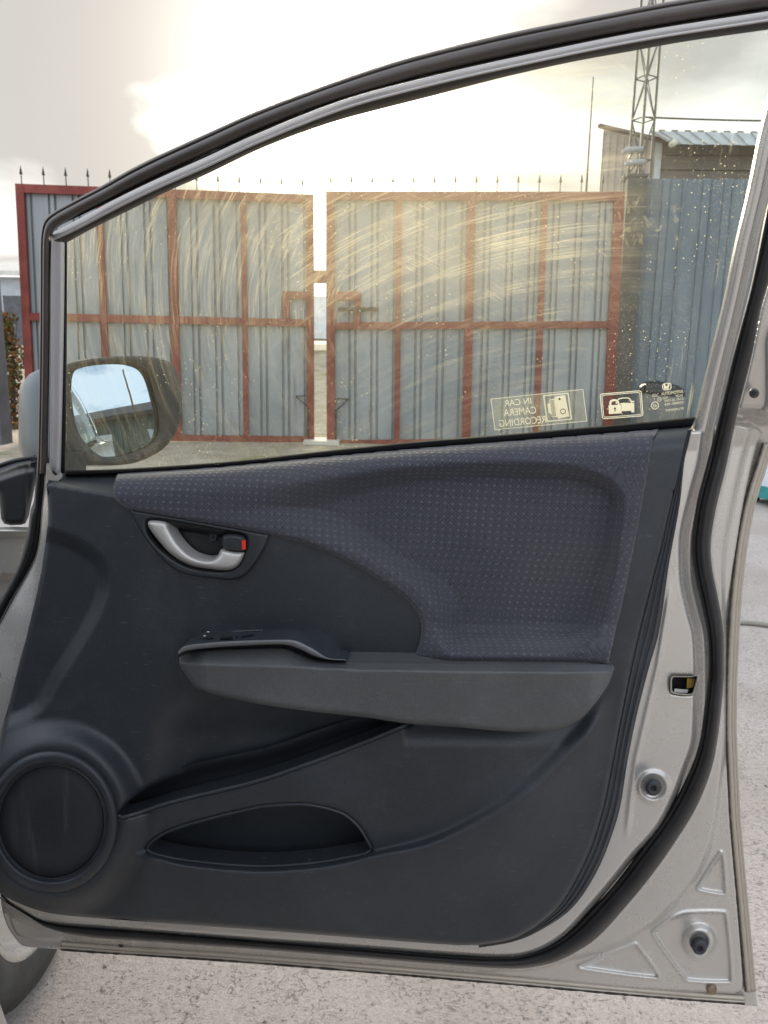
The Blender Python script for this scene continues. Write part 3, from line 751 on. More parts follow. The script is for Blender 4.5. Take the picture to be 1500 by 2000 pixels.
# ------------------------------------------------------------------ vehicle parked beyond the gap of the gate
def simple_car(name, loc_, rz, L_, W_, H_, paint_m, label):
    root = empty(name, loc_, rz); tag(root, label, 'car')
    h = L_ / 2
    prof = [(-h, .35), (-h*.98, .75), (-h*.55, .92), (-h*.22, H_), (h*.52, H_), (h*.86, .95), (h*.98, .80), (h, .35)]
    def shell(name, pr, hw, mat):
        V = []; n = len(pr)
        for sgn in (-1, 1):
            for x_, z_ in pr: V.append((x_, sgn * hw * (1.0 if z_ < 1.0 else 0.82), z_))
        F = [(i, i+1, n+i+1, n+i) for i in range(n - 1)] + [list(range(n)), [n + i for i in range(n)][::-1]]
        o = mesh(name, V, F, mat, root, smooth=False)
        bm_ = o.modifiers.new('bevel', 'BEVEL'); bm_.width = 0.07; bm_.segments = 3
        return o
    shell('body', prof, W_/2, paint_m)
    gm = simple('car_window', (0.02, 0.025, 0.03), 0.08)
    for sgn in (-1, 1):
        V = [(-h*.44, sgn*(W_/2*.86+.02), .98), (h*.62, sgn*(W_/2*.86+.02), .98), (h*.47, sgn*(W_/2*.80+.02), H_*.93), (-h*.2, sgn*(W_/2*.80+.02), H_*.93)]
        mesh('side_window', V, [(0, 1, 2, 3)], gm, root, smooth=False)
        for xx in (-h*.62, h*.62):
            tube('wheel', [(xx, sgn*(W_/2 - .2), .31), (xx, sgn*(W_/2 + .01), .31)], 0.31, M['rubber'], root, n=20)
    return root
q = at_y(624, 684, 23.0)
simple_car('parked_car', (q[0] - 0.6, 23.0, float(gz(0, 23.0)) - 0.02), R(12), 4.1, 1.7, 1.5, simple('white_car_paint', (0.72, 0.74, 0.78), 0.25, coat=0.5), 'white car parked beyond the gap between the gate leaves')

# bin with black lid by the blue fence
q = at_y(1288, 800, 9.0); zb = float(gz(0, 9.0))
root = empty('rubbish_bin', (q[0], 9.0, zb), R(-8)); tag(root, 'grey rubbish bin with a glossy black lid in front of the blue fence', 'bin')
ht = at_y(1288, 768, 9.0)[2] - zb
box8('bin_body', [(-.2, -.2, 0), (.2, -.2, 0), (.2, .2, 0), (-.2, .2, 0), (-.23, -.23, ht), (.23, -.23, ht-.04), (.23, .23, ht-.04), (-.23, .23, ht)], simple('grey_bin', (0.20, 0.195, 0.18), 0.6), root)
V = []; F = []
for j, (s_, z_) in enumerate(((1.0, 0), (1.03, .03), (.96, .09), (.72, .13), (.3, .15))):
    for k in range(24):
        a_ = k / 24 * 6.283; cx_, sx_ = math.cos(a_), math.sin(a_)
        V.append((.25*s_*math.copysign(abs(cx_)**.5, cx_), .25*s_*math.copysign(abs(sx_)**.5, sx_), ht + .003 + z_ - .04*(cx_*.5+.5)))
for j in range(4): F += [(j*24+k, j*24+(k+1) % 24, (j+1)*24+(k+1) % 24, (j+1)*24+k) for k in range(24)]
F.append([96 + k for k in range(24)])
mesh('lid', V, F, simple('glossy_black', (0.012, 0.012, 0.013), 0.15), root)

# teal and white tank on castors, and a hose, to the right of the door
q = at_z(1512, 1003, -0.05)
zb = float(gz(q[0], q[1])); Yc = q[1]
root = empty('wheeled_cabinet', (q[0] + 0.16, Yc, zb), R(14)); tag(root, 'white and teal cabinet on castors standing on the yard behind the door', 'cabinet')
tm = simple('teal_plastic', (0.03, 0.26, 0.26), 0.4); wm = simple('white_plastic_panel', (0.70, 0.74, 0.78), 0.4)
box('base_tray', (-.30, -.25, .06), (.30, .25, .16), tm, root)
box('body', (-.28, -.23, .162), (.28, .23, .55), wm, root)
box('top', (-.30, -.25, .552), (.30, .25, .66), tm, root)
box('door_panel', (-.22, -.243, .19), (.22, -.232, .53), wm, root)
for sx_ in (-.24, .24):
    for sy_ in (-.19, .19): tube('castor', [(sx_-.02, sy_, .035), (sx_+.02, sy_, .035)], 0.035, M['rubber'], root, n=12)
h0 = at_z(1440, 1216, -0.105); h1 = at_z(1700, 1250, -0.105)
tag(tube('garden_hose', [h0 + (h1 - h0) * t + np.array([0, 0.03*math.sin(t*7), 0]) for t in np.linspace(-0.3, 1, 24)], 0.012, simple('grey_hose', (0.24, 0.23, 0.19), 0.6), n=8), 'thin grey hose lying across the concrete yard', 'hose')

# ------------------------------------------------------------------ behind the camera, seen in the door mirror
b = MB('dark_green_sheet')
b.set(b.mix(b.ramp(b.noise(2, 5), .35, .7), (0.055, 0.085, 0.075), (0.09, 0.12, 0.105)), 0.5); M['green_sheet'] = b.m
root = empty('warehouse', (11.0, 0, -0.1)); tag(root, 'long dark green corrugated warehouse with a pale door, reflected in the door mirror', 'building')
Wp = Patch((11.0, 9.0, 0), (11.0, -16.0, 0), (11.0, -16.0, 3.0), (11.0, 9.0, 3.0)); Wp.n = np.array([-1.0, 0, 0])
for i in range(5): Wp.corrugated('wall_sheet', i/5, (i+1)/5, 0, 1, 0.45, 0.22, 0.07, M['green_sheet'], root, 0.1, 0.004*(i % 2))
box8('roof', [(-.5, 9.3, 2.98), (-.5, -16.3, 2.98), (5, -16.3, 4.6), (5, 9.3, 4.6), (-.5, 9.3, 3.2), (-.5, -16.3, 3.2), (5, -16.3, 4.8), (5, 9.3, 4.8)], M['iron'], root)
for ya in (2.0, -3.5):
    Wp.member('pale_door', (9 - ya) / 25, (9 - ya + 1.6) / 25, 0.0, 0.72, 0.05, 0.10, M['pale_wall'], root)
    Wp.member('window', (9 - ya + 4) / 25, (9 - ya + 5.2) / 25, 0.35, 0.72, 0.05, 0.10, M['roof_tin'], root)
wire_pts = [(10.0, 12 - 30*t, 6.6 - 0.5*4*t*(1-t)) for t in np.linspace(0, 1, 16)]
for yy in (7.0, -0.5, -9.0):
    tag(tube('utility_pole', [(12.5, yy, 0), (12.5, yy, 6.2)], [0.09, 0.06], M['bark'], n=8), {7.0: 'dark wooden utility pole behind the gate end of the warehouse roof', -0.5: 'dark wooden utility pole behind the warehouse, between two other poles', -9.0: 'dark wooden utility pole behind the end of the warehouse away from the gate'}[yy], 'pole', 'poles behind the warehouse')
tag(tube('power_cable', wire_pts, 0.018, M['iron'], n=5), 'sagging power cable in front of the warehouse, reflected in the mirror', 'cable')

# ================================================================== the car door
door = empty('car_door', DO, -YAW)
tag(door, 'open silver car door with dark grey trim, blue grey fabric insert and dirty window', 'car door')
A_ = np.asarray
# -- outlines traced from the photograph (px), laid on the door at their own depth
belt_t = sp([(128,920),(230,917),(400,906),(500,897),(633,882),(833,862),(1000,849),(1250,827),(1358,816)], 5)
belt_b = sp([(128,928),(230,924),(400,913),(500,904),(633,891),(833,873),(1000,860),(1250,840),(1352,831)], 5)
trim_r = [(1343,840),(1333,883),(1321,940),(1307,1000),(1292,1067),(1278,1120),(1245,1250),(1227,1334),(1206,1440),(1193,1510),(1177,1584),(1150,1667),(1100,1760),(1050,1807),(1000,1834),(935,1846)]
trim_bot = [(935,1846),(890,1846),(700,1832),(500,1816),(200,1794),(100,1784),(43,1767),(0,1744),(-30,1715)]
trim_left = [(-30,1715),(-45,1640),(-30,1560),(0,1447),(37,1297),(48,1258),(62,1200),(78,1130),(86,1080),(92,1030),(94,1000),(91,946)]
ybelt = lambda x: np.interp(x, belt_b[:, 0], belt_b[:, 1])
trim_poly = np.concatenate([A_([(91,946),(97,932),(118,926)]), sp([(128,928),(230,924),(400,913),(500,904),(633,891),(833,873),(1000,860),(1250,840),(1340,832)], 4), A_([(1352,831),(1350,836)]), sp(trim_r, 4), sp(trim_bot, 3)[1:], sp(trim_left, 4)[1:-1]])
fab_poly = np.concatenate([sp([(230,926),(222,947),(224,972),(243,991)], 5)[:-1], sp([(253,995),(390,1019),(527,1044)], 3)[:-1],
    sp([(527,1044),(607,1065),(687,1100),(740,1132),(788,1164),(815,1196),(823,1228),(817,1265),(807,1287)], 5), A_([(1000,1291),(1188,1295)]),
    sp([(1188,1295),(1215,1180),(1239,1063),(1257,967),(1276,860),(1287,836)], 4)[1:], sp([(1287,836),(1000,860),(833,873),(633,891),(500,904),(400,913),(230,925)], 4)[1:-1]])
bez_poly = np.concatenate([A_([(253,995),(390,1019),(527,1044)]), sp([(527,1044),(515,1073),(488,1114),(465,1130),(442,1132),(379,1125),(347,1116),(315,1091),(277,1044),(261,1014),(253,995)], 5)[1:-1]])
cup_poly = sp([(286,1019),(295,1013),(329,1016),(435,1036),(474,1043),(481,1051),(478,1078),(469,1100),(453,1113),(424,1116),(367,1107),(322,1080),(290,1044)], 5, True)
lip_c = sp([(231,1592),(240,1596),(333,1567),(500,1526),(600,1492),(667,1467),(733,1441),(800,1412)], 5)
pock_top = sp([(231,1590),(253,1564),(300,1534),(353,1516),(400,1504),(500,1477),(600,1446),(713,1407)], 5)
pocket_hole = np.concatenate([lip_c, A_([(760,1400)]), pock_top[::-1]])
low_hole = sp([(287,1657),(300,1641),(333,1622),(400,1601),(500,1577),(533,1573),(593,1571),(640,1579),(673,1591),(700,1614),(717,1641),(724,1662),(667,1677),(600,1687),(500,1692),(367,1681),(300,1667)], 5, True)
crease = sp([(270,1664),(300,1669),(367,1684),(500,1695),(600,1690),(667,1680),(725,1665),(783,1651),(840,1632),(920,1590),(1000,1537),(1113,1425),(1200,1330)], 5)
dent_poly = sp([(60,1030),(133,1043),(180,1067),(207,1093),(217,1127),(213,1163),(187,1223),(133,1310),(70,1400),(-60,1420),(-60,1100)], 5, True)
spk_hole = ellipse(101, 1605, 122, 131, 60)

def w_card(x, y, d):
    wv = np.full(x.shape, 0.145)
    # upper ledge / roll
    yb = ybelt(x)
    yc = np.interp(x, [91, 222, 260], [946, 969, 974])
    ledge = np.clip((y - yb) / np.maximum(yc - yb, 6), 0, 1)
    wl = -0.055 * (1 - ledge) - 0.004 * S((ledge - 0.85) / 0.15) * 0
    t = np.clip((y - yb) / 46, 0, 1); wr = -0.055 * (1 - np.sqrt(1 - (1 - t) ** 2))
    wv = wv + np.where(x < 300, wl, wr)
    # shallow hand-wide dent by the hinge
    wv -= 0.016 * S((sd(dent_poly, x, y) + 4) / 34)
    # speaker swelling
    e = np.hypot(x - 104, (y - 1603) / 1.07)
    wv += 0.030 * S((192 - e) / 58)
    # recess over the map pocket
    ylip = np.interp(x, lip_c[:, 0], lip_c[:, 1], left=1700, right=1300)
    above = (y < ylip - 1)
    xl = np.interp(y, [1380, 1450, 1540, 1600], [300, 284, 276, 274])
    rec = S((x - xl) / 120) * S((y - 1330) / 110) * (x < 800)
    wv = np.where(above, wv - 0.032 * rec, wv)
    # pocket front
    below = ~above & (x > 200)
    fr = S((x - 225) / 90) * S((1210 - x) / 240) * np.where(x > 790, S((y - 1395) / 70), 1.0)
    wv = np.where(below, wv + 0.020 * fr, wv)
    ycr = np.interp(x, crease[:, 0], crease[:, 1])
    dy = y - ycr
    fl = S((x - 240) / 90) * S((1205 - x) / 60) * (x > 230)
    wv += fl * (0.016 * S((dy + 3) / np.interp(x, [300, 760, 900, 1100], [12, 14, 34, 60])) - 0.022 * S(dy / 220) * (dy > 0))
    # seat of the fabric insert and handle
    wv -= 0.055 * S((sd(fab_poly, x, y) - 4) / 8)
    wv -= 0.06 * S((sd(bez_poly, x, y) - 3) / 8)
    # rounded rim
    return wv - 0.010 * (1 - rnd(d, 9)) * (y > 960)
card = hfield('trim_panel', trim_poly, w_card, 4.0, M['plastic'], door, [pocket_hole, low_hole, spk_hole], skirt=0.03)
tag(card, 'dark grey moulded plastic trim panel')
# inside of the pocket, seen through the two openings
pk = sp([(205,1600),(250,1555),(350,1500),(520,1460),(720,1395),(820,1395),(800,1480),(770,1640),(735,1690),(620,1712),(450,1712),(300,1690),(240,1650)], 4, True)
hfield('pocket_liner', pk, lambda x, y, d: 0.102 + 0.022 * (1 - S(d / 30)), 6.0, M['plastic'], card)
# lip highlight of the pocket edges
def rim(name, curve, w_, r_, mat, parent):
    return tube(name, loc(curve[:, 0], curve[:, 1], w_), r_, mat, parent, n=6)
lw = w_card(lip_c[:, 0], lip_c[:, 1] + 3, np.full(len(lip_c), 50.0))
rim('pocket_rim', lip_c, lw - 0.001, 0.0026, M['plastic'], card)
lh = np.r_[low_hole, low_hole[:1]]; lw = w_card(lh[:, 0], lh[:, 1], np.full(len(lh), 50.0))
rim('opening_rim', lh, lw - 0.003, 0.0022, M['plastic'], card)

# -- fabric insert
dish = sp([(300,1000),(500,958),(660,926),(820,908),(953,902),(1060,907),(1140,918),(1193,940),(1217,975),(1209,1063),(1199,1150),(1172,1235),(1120,1270),(1000,1278),(880,1277),(855,1240),(848,1190),(800,1140),(700,1080),(520,1030)], 5, True)
def w_fab(x, y, d):
    t = np.clip((y - ybelt(x)) / 52, 0, 1)
    wv = 0.153 - 0.062 * (1 - np.sqrt(1 - (1 - t) ** 2))
    s_ = sd(dish, x, y)
    width = 42 + 18 * S((y - 1080) / 80) - 8 * S((x - 1000) / 100) + 50 * S((800 - x) / 300)
    depth = 0.028 * S((x - 330) / 420)
    depth = depth + 0.009 * S((y - 1000) / 200) * S((x - 820) / 60)
    wv = wv - depth * S((s_ + 6) / width)
    wv = wv + 0.020 * S((y - 1215) / 60) * S((x - 800) / 80)
    return wv - 0.007 * (1 - rnd(d, 8)) * (t > 0.35)
fab = hfield('fabric_insert', fab_poly, w_fab, 4.0, M['fabric'], door, skirt=0.02, cloth=True)
tag(fab, 'blue grey woven fabric insert with rows of small pale dots')

# -- rear edge gasket of the trim panel
silver_in = [(1352,838),(1343,875),(1337,900),(1328,983),(1307,1100),(1287,1235),(1266,1310),(1243,1400),(1225,1490),(1213,1567),(1200,1617),(1167,1700),(1117,1774),(1050,1820),(1000,1840),(935,1851)]
ga = sp(trim_r, 5); gb = sp(silver_in, 5)
prof = []
for i in range(25):
    s_ = i / 24; prof.append((s_, 0.136 - 0.016 * s_ + 0.0018 * math.sin(s_ * 3 * 2 * math.pi - 0.6)))
ribbon('edge_gasket', ga, gb, prof, M['plastic'], card, n=120)

# -- armrest
arm_top = sp([(350,1279),(362,1274),(387,1269),(453,1266),(547,1264),(565,1267),(587,1276),(608,1285),(627,1289),(720,1291),(960,1294),(1188,1296)], 5)
arm_poly = np.concatenate([arm_top, sp([(1188,1296),(1199,1301),(1197,1314),(1188,1337),(1160,1377),(1135,1403),(1113,1416),(1090,1425),(1067,1428),(1000,1429),(900,1421),(793,1413),(720,1402),(587,1387),(480,1371),(405,1353),(379,1341),(362,1318),(351,1298),(350,1279)], 5)[1:-1]])
def w_arm(x, y, d):
    yt = np.interp(x, arm_top[:, 0], arm_top[:, 1]); yc = np.interp(x, [340, 371, 587, 720, 1100, 1199], [1292, 1297, 1304, 1310, 1314, 1312])
    up = np.clip((y - yt) / np.maximum(yc - yt, 4), 0, 1)
    wv = 0.186 + 0.026 * up - 0.010 * np.clip((y - yc) / 110, 0, 1)
    wv -= 0.030 * (1 - S((x - 345) / 60)) + 0.022 * (1 - S((1203 - x) / 55))
    return wv - 0.012 * (1 - rnd(d, np.where(y > yc + 6, 11.0, 3.0)))
arm = hfield('armrest', arm_poly, w_arm, 3.0, M['armrest'], door, skirt=0.06)
tag(arm, 'lighter grey grained armrest bar with bevelled upper edge')
# switch pod
pod_b = sp([(347,1270),(368,1252),(397,1236),(453,1231),(560,1227),(608,1228),(635,1237),(664,1257),(676,1281)], 5)
pod_f = sp([(347,1274),(360,1262),(400,1256),(453,1252),(560,1249),(581,1252),(613,1268),(640,1285),(676,1288)], 5)
def w_pod(x, y, d):
    yb = np.interp(x, pod_b[:, 0], pod_b[:, 1]); yf = np.interp(x, pod_f[:, 0], pod_f[:, 1])
    t = np.clip((y - yb) / np.maximum(yf - yb, 3), 0, 1)
    return 0.146 + 0.060 * t - 0.02 * S((x - 600) / 76) * t - 0.012 * S((365 - x) / 25)
pod = hfield('switch_panel', np.concatenate([pod_b, pod_f[::-1]]), w_pod, 3.0, M['plastic'], door, skirt=0.03)
band_b = sp([(348,1279),(362,1271),(400,1266),(453,1262),(547,1258),(568,1261),(590,1269),(612,1280),(640,1288),(676,1290)], 5)
ribbon('front_band', pod_f, band_b, [(0, 0.205), (0.12, 0.208), (0.6, 0.208), (1.0, 0.204)], M['band'], pod, n=80)
gap_b = np.stack([band_b[:, 0], np.interp(band_b[:, 0], arm_top[:, 0], arm_top[:, 1], left=1283) + 4], 1)
ribbon('shadow_gap', band_b, gap_b, [(0, 0.200), (0.3, 0.186), (1.0, 0.182)], M['plastic2'], pod, n=80)
def sw(name, pts, dw, mat):
    p = A_(pts, float) if False else np.asarray(pts, float)
    wc = w_pod(p[:, 0], p[:, 1], np.zeros(len(p)))
    c = p.mean(0); n = len(p); V = list(loc(p[:, 0], p[:, 1], wc - 0.002)) + list(loc(c[0] + (p[:, 0]-c[0])*0.93, c[1] + (p[:, 1]-c[1])*0.93 - dw*400, wc + dw))
    F = [(i, (i+1) % n, n+(i+1) % n, n+i) for i in range(n)] + [[n+i for i in range(n)]]
    return mesh(name, V, F, mat, pod, smooth=False)
sw('mirror_switch', [(388,1246),(414,1244),(417,1249),(386,1251)], 0.006, M['plastic2'])
sw('lock_switch', [(402,1239),(424,1237),(427,1241),(404,1242)], 0.005, M['plastic2'])
sw('window_switch', [(436,1241),(450,1236),(455,1249),(429,1250)], 0.005, M['cup'])
sw('window_switch', [(455,1236),(484,1234),(471,1243),(460,1248)], 0.004, M['cup'])
sw('window_switch', [(480,1240),(492,1238),(496,1243),(470,1246)], 0.006, M['plastic2'])
sw('switch_edge', [(453,1233.5),(514,1230.5),(514,1232.5),(453,1235.5)], 0.003, M['band'])
sw('switch_mark', [(397,1244),(402,1243.6),(402,1245.6),(397,1246)], 0.008, M['white_plastic'])
sw('switch_mark', [(404,1236),(409,1235.6),(409,1237.6),(404,1238)], 0.007, M['white_plastic'])

# -- inside handle
hnd = empty('inside_handle', (0, 0, 0), 0, door)
hfield('bezel', bez_poly, lambda x, y, d: 0.151 - 0.006 * (1 - rnd(d, 5)) + 0.0015 * S((y - 1040) / 60), 2.5, M['plastic'], hnd, [cup_poly], skirt=0.012)
hfield('cup', sp([tuple(c) for c in cup_poly[::3]], 3, True), lambda x, y, d: 0.149 - 0.030 * S(d / 16), 3.0, M['cup'], hnd)
k_ = lambda pts: [(220 + a / 4.412, 960 + b_ / 4.412) for a, b_ in pts]
lev = sp(k_([(300,278),(318,252),(380,248),(440,256),(474,272),(490,312),(540,400),(600,478),(680,545),(780,580),(860,580),(905,550),(930,505),(950,496),(1050,512),(1138,522),(1130,562),(1100,620),(1050,663),(980,680),(850,670),(700,645),(580,595),(480,520),(400,430),(330,340)]), 4, True)
hfield('lever', lev, lambda x, y, d: 0.143 + 0.017 * rnd(d, 8) + 0.002 * S(d / 16), 2.0, M['handle'], hnd, skirt=0.02)
kn = sp(k_([(938,415),(955,378),(1010,365),(1090,372),(1138,392),(1150,425),(1146,512),(1060,518),(985,505),(945,470)]), 4, True)
knob = hfield('lock_knob', kn, lambda x, y, d: 0.146 + 0.016 * rnd(d, 7) - 0.004 * S((430 - x) / 12 + 0.3), 2.0, M['plastic'], hnd, skirt=0.02)
prism('lock_mark', k_([(1112,422),(1148,418),(1147,498),(1116,502)]), 0.158, 0.1635, M['red'], hnd)
rings('screw', 416, 1049, [(9.5, 0.118), (9.5, 0.124), (7.5, 0.126), (4.0, 0.126), (3.0, 0.1235)], 1.0, M['plastic'], hnd, n=24)

# -- speaker
spk = empty('speaker', (0, 0, 0), 0, door)
rings('speaker_ring', 101, 1605, [(133, 0.166), (130, 0.175), (124, 0.181), (116, 0.183), (111, 0.181), (108, 0.175), (106, 0.170), (104.5, 0.1715), (103, 0.1715), (101.5, 0.165)], 1.07, M['plastic'], spk, cap=False)
rings('speaker_grille', 101, 1604, [(103, 0.166), (100, 0.1705), (75, 0.1715), (40, 0.172), (10, 0.1722)], 1.07, M['grille'], spk)

# ------------------------------------------------------------------ painted inner panel of the door
crz = np.concatenate([sp([(1372,842),(1363,900),(1347,960),(1330,1033),(1327,1083),(1330,1140),(1343,1200),(1353,1240),(1356,1310),(1354,1400),(1350,1450),(1333,1500),(1312,1555),(1280,1615),(1233,1668),(1193,1718),(1150,1768),(1102,1820),(1055,1850),(1000,1864),(883,1860),(700,1846),(500,1832),(200,1808),(95,1799),(45,1783),(0,1750),(-20,1720)], 4), A_([(-80,1500),(200,960),(1300,842)])])
seal_in = sp([(1447,633),(1427,710),(1400,827),(1377,917),(1360,983),(1350,1067),(1358,1133),(1368,1175),(1380,1235),(1383,1310),(1375,1384),(1363,1461),(1333,1534),(1300,1594),(1253,1657),(1200,1727),(1150,1781),(1110,1821),(1067,1849),(1000,1867),(890,1866),(700,1850),(500,1834),(300,1816),(150,1806),(90,1800),(48,1785),(0,1752),(-25,1725)], 5)
seal_out = sp([(1487,600),(1467,700),(1440,807),(1417,917),(1397,1000),(1388,1067),(1392,1117),(1404,1175),(1413,1235),(1414,1310),(1412,1350),(1403,1434),(1390,1501),(1360,1577),(1317,1647),(1267,1717),(1217,1777),(1167,1831),(1117,1864),(1067,1884),(1000,1892),(833,1881),(500,1854),(200,1833),(150,1827),(120,1821),(83,1808),(50,1786),(0,1755),(-25,1728)], 5)
arc = np.concatenate([sp([(1470,830),(1448,917),(1430,1000),(1417,1067),(1414,1175),(1418,1240),(1419,1310),(1418,1400),(1412,1500),(1400,1600),(1385,1660),(1360,1712),(1300,1784),(1217,1841),(1117,1873),(1060,1890),(1000,1896),(833,1887),(500,1860),(200,1839),(120,1828),(80,1816),(45,1795),(20,1772),(5,1755),(-25,1730)], 4), A_([(-80,1500),(200,960),(1300,800)])])
hem_i = np.concatenate([sp([(1490,845),(1480,867),(1457,967),(1440,1067),(1420,1200),(1416,1260),(1415,1334),(1419,1450),(1424,1540),(1427,1600),(1443,1784),(1453,1914)], 4), sp([(1453,1914),(1450,1934),(1433,1941)], 4)[1:], sp([(1433,1941),(1233,1931),(1000,1907),(500,1865),(200,1844),(113,1837),(68,1835),(40,1829),(30,1820),(20,1797),(14,1775),(5,1740),(0,1700)], 4)[1:], A_([(-80,1500),(200,960),(1300,700)])])
hem_o = np.concatenate([sp([(1545,840),(1515,868),(1500,900),(1473,983),(1457,1067),(1449,1175),(1440,1310),(1437,1417),(1441,1520),(1445,1601),(1460,1767),(1470,1867),(1480,1966)], 4), sp([(1480,1966),(1383,1957),(1233,1944),(1000,1924),(500,1884),(200,1862),(113,1854),(60,1850)], 4)[1:], sp([(60,1850),(43,1846),(28,1830),(15,1810),(6,1785),(2,1760),(-2,1700)], 4)[1:]])
so_poly = np.concatenate([seal_out[10:], A_([(-80,1500),(200,960),(1300,800)])])
pan_poly = np.concatenate([A_([(1487,600),(1508,530),(1540,420),(1570,300),(1610,120),(1640,10),(1668,10),(1642,120),(1606,400),(1580,600),(1562,800)]), hem_o, A_([(-30,1700),(0,1690),(100,1740),(500,1780),(930,1810),(1020,1790),(1080,1740),(1130,1650),(1160,1540),(1190,1400),(1230,1250),(1290,1000),(1320,870),(1325,842),(1400,835),(1440,807),(1467,700)])])
latch_hole = A_([(1309,1326),(1313,1320),(1352,1321),(1364,1318),(1362,1331),(1358,1345),(1353,1357),(1330,1357),(1312,1354),(1309,1349)], float)
tris = [sp([(1408,1664),(1412,1668),(1418,1742),(1414,1747),(1364,1738),(1363,1733)], 3, True), sp([(1238,1844),(1243,1844),(1287,1905),(1283,1911),(1131,1891),(1131,1887)], 3, True),
        sp([(1330,1784),(1347,1781),(1414,1781),(1419,1786),(1430,1912),(1424,1919),(1345,1916),(1337,1911),(1276,1827),(1276,1819),(1310,1793)], 3, True)]
flange = sp([(1440,815),(1462,812),(1478,802),(1493,797),(1498,785),(1499,740),(1505,640),(1560,640),(1560,826),(1500,820)], 3, True)
def w_panel(x, y, d):
    wv = 0.012 + 0.010 * S((sd(hem_i, x, y) + 2) / 6) + 0.020 * S((sd(arc, x, y) + 4) / 12) + 0.016 * S((sd(so_poly, x, y) + 4) / 14)
    wv += 0.050 * S((sd(crz, x, y) + 20) / 24)
    for t in tris:
        s_ = sd(t, x, y); wv += 0.0030 * np.exp(-(s_ / 2.6) ** 2) - 0.0035 * S(s_ / 6)
    for cx_, cy_, rr_ in ((1276, 1537, 27), (1366, 1838, 29)):
        e = np.hypot(x - cx_, y - cy_); wv += 0.004 * np.exp(-((e - rr_) / 5) ** 2) + 0.008 * S((rr_ - e) / 10) * (rr_ > 28) - 0.002 * S((18 - e) / 5)
    f_ = S((835 - y) / 45) * (x > 1430); wv = wv * (1 - f_) + f_ * 0.068
    s_ = sd(flange, x, y); wv += 0.008 * S((s_ + 3) / 7) * (y < 840)
    # pressed groove beside the trim
    g = np.abs(x - np.interp(y, [1100, 1300, 1480, 1560, 1650], [1318, 1285, 1243, 1232, 1222])); wv += 0.0025 * np.exp(-(g / 5) ** 2) * S((y - 1130) / 60) * S((1650 - y) / 60)
    # flattened hem edge
    return wv - 0.006 * (1 - rnd(d, 4)) * (x < 1530)
panel = hfield('inner_panel', pan_poly, w_panel, 2.5, M['silver'], door, [latch_hole], tilt=LEAN)
tag(panel, 'silver painted steel inner panel with pressed triangles in its lower corner')
# latch
lt = empty('latch', (0, 0, 0), 0, door)
prism('latch_case', A_(latch_hole) , 0.070, 0.076, M['cup'], lt)
ribbon('latch_frame', sp([tuple(p) for p in np.r_[latch_hole, latch_hole[:1]]], 2), sp([tuple(p) for p in np.r_[latch_hole, latch_hole[:1]] * 0.86 + latch_hole.mean(0) * 0.14], 2), [(0, 0.1125), (0.3, 0.115), (1, 0.098)], M['silver_dirty'], lt, n=44)
prism('striker_claw', A_([(1342,1325),(1357,1326),(1354,1342),(1341,1345)], float), 0.078, 0.100, M['brass'], lt)
prism('claw_sleeve', A_([(1318,1345),(1345,1347),(1342,1354),(1316,1352)], float), 0.078, 0.096, M['white_plastic'], lt)
# rubber stops
for cx_, cy_, w_ in ((1276, 1538, 0.112), (1367, 1846, 0.026)):
    bs = empty('bump_stop', (0, 0, 0), 0, door)
    tilt_ = 7 if w_ < 0.05 else 2
    V = []; F = []; n = 28
    pr = [(15, w_ - 0.002, 0), (15.5, w_ + 0.006, 0), (14.5, w_ + 0.010, 0.3), (14.5, w_ + 0.016, 0.6), (11, w_ + 0.020, 1), (6, w_ + 0.020, 1), (5, w_ + 0.017, 1), (2, w_ + 0.016, 1)]
    for r_, ww, sh in pr:
        e = ellipse(cx_ - 0.5 * sh, cy_ + tilt_ * sh, r_, r_ * 1.03, n); V += list(loc(e[:, 0], e[:, 1], ww))
    for j in range(len(pr) - 1): F += [(j*n+i, j*n+(i+1) % n, (j+1)*n+(i+1) % n, (j+1)*n+i) for i in range(n)]
    F.append([(len(pr)-1)*n + i for i in range(n)])
    mesh('rubber_plug', V, F, M['plug'], bs)
    if w_ < 0.05:
        rings('pressed_cup', cx_ - 1, cy_ - 8, [(34, 0.021), (28, 0.027), (23, 0.032), (19, 0.032), (13, 0.024)], 1.0, M['silver'], bs, n=40, cap=False)
# hem sealant beads along the folded edge
def offs(c, d):
    t = np.gradient(c, axis=0); t /= np.linalg.norm(t, axis=1, keepdims=True) + 1e-9
    return c + np.stack([-t[:, 1], t[:, 0]], 1) * d
hs = sp([(1500,868),(1490,900),(1465,983),(1449,1067),(1437,1175),(1430,1310),(1428,1417),(1432,1520),(1436,1601),(1451,1767),(1460,1867),(1466,1935)], 8)
for dd, rr_, mt in ((4.5, 0.0040, 'silver_dirty'), (-2.5, 0.0030, 'silver_dirty'), (-7.5, 0.0026, 'silver_dirty')):
    q = offs(hs, dd); q = resamp(q, 160)
    rad = rr_ * (1 + 0.10 * np.sin(np.arange(160) * 0.9) * (rng.random(160) < 0.3))
    tube('hem_bead', loc(q[:, 0], q[:, 1], 0.0165), rad, M[mt], panel, n=8)
hb = sp([(1455,1948),(1383,1943),(1233,1931),(1000,1910),(500,1868),(200,1848),(120,1842)], 8)
for dd, rr_ in ((1, 0.0034), (8.5, 0.0030)):
    q = resamp(offs(hb, -dd), 140); tube('hem_bead', loc(q[:, 0], q[:, 1], 0.015), rr_, M['silver_dirty'], panel, n=8)
for c_ in (offs(hs, 10.0), offs(hb, -13.0)):
    q = resamp(c_, 150); tube('hem_seam', loc(q[:, 0], q[:, 1], 0.0195), 0.0012 * (0.6 + 0.8 * rng.random(150)), simple('seam_grime', (0.05, 0.042, 0.034), 0.9), panel, n=6)
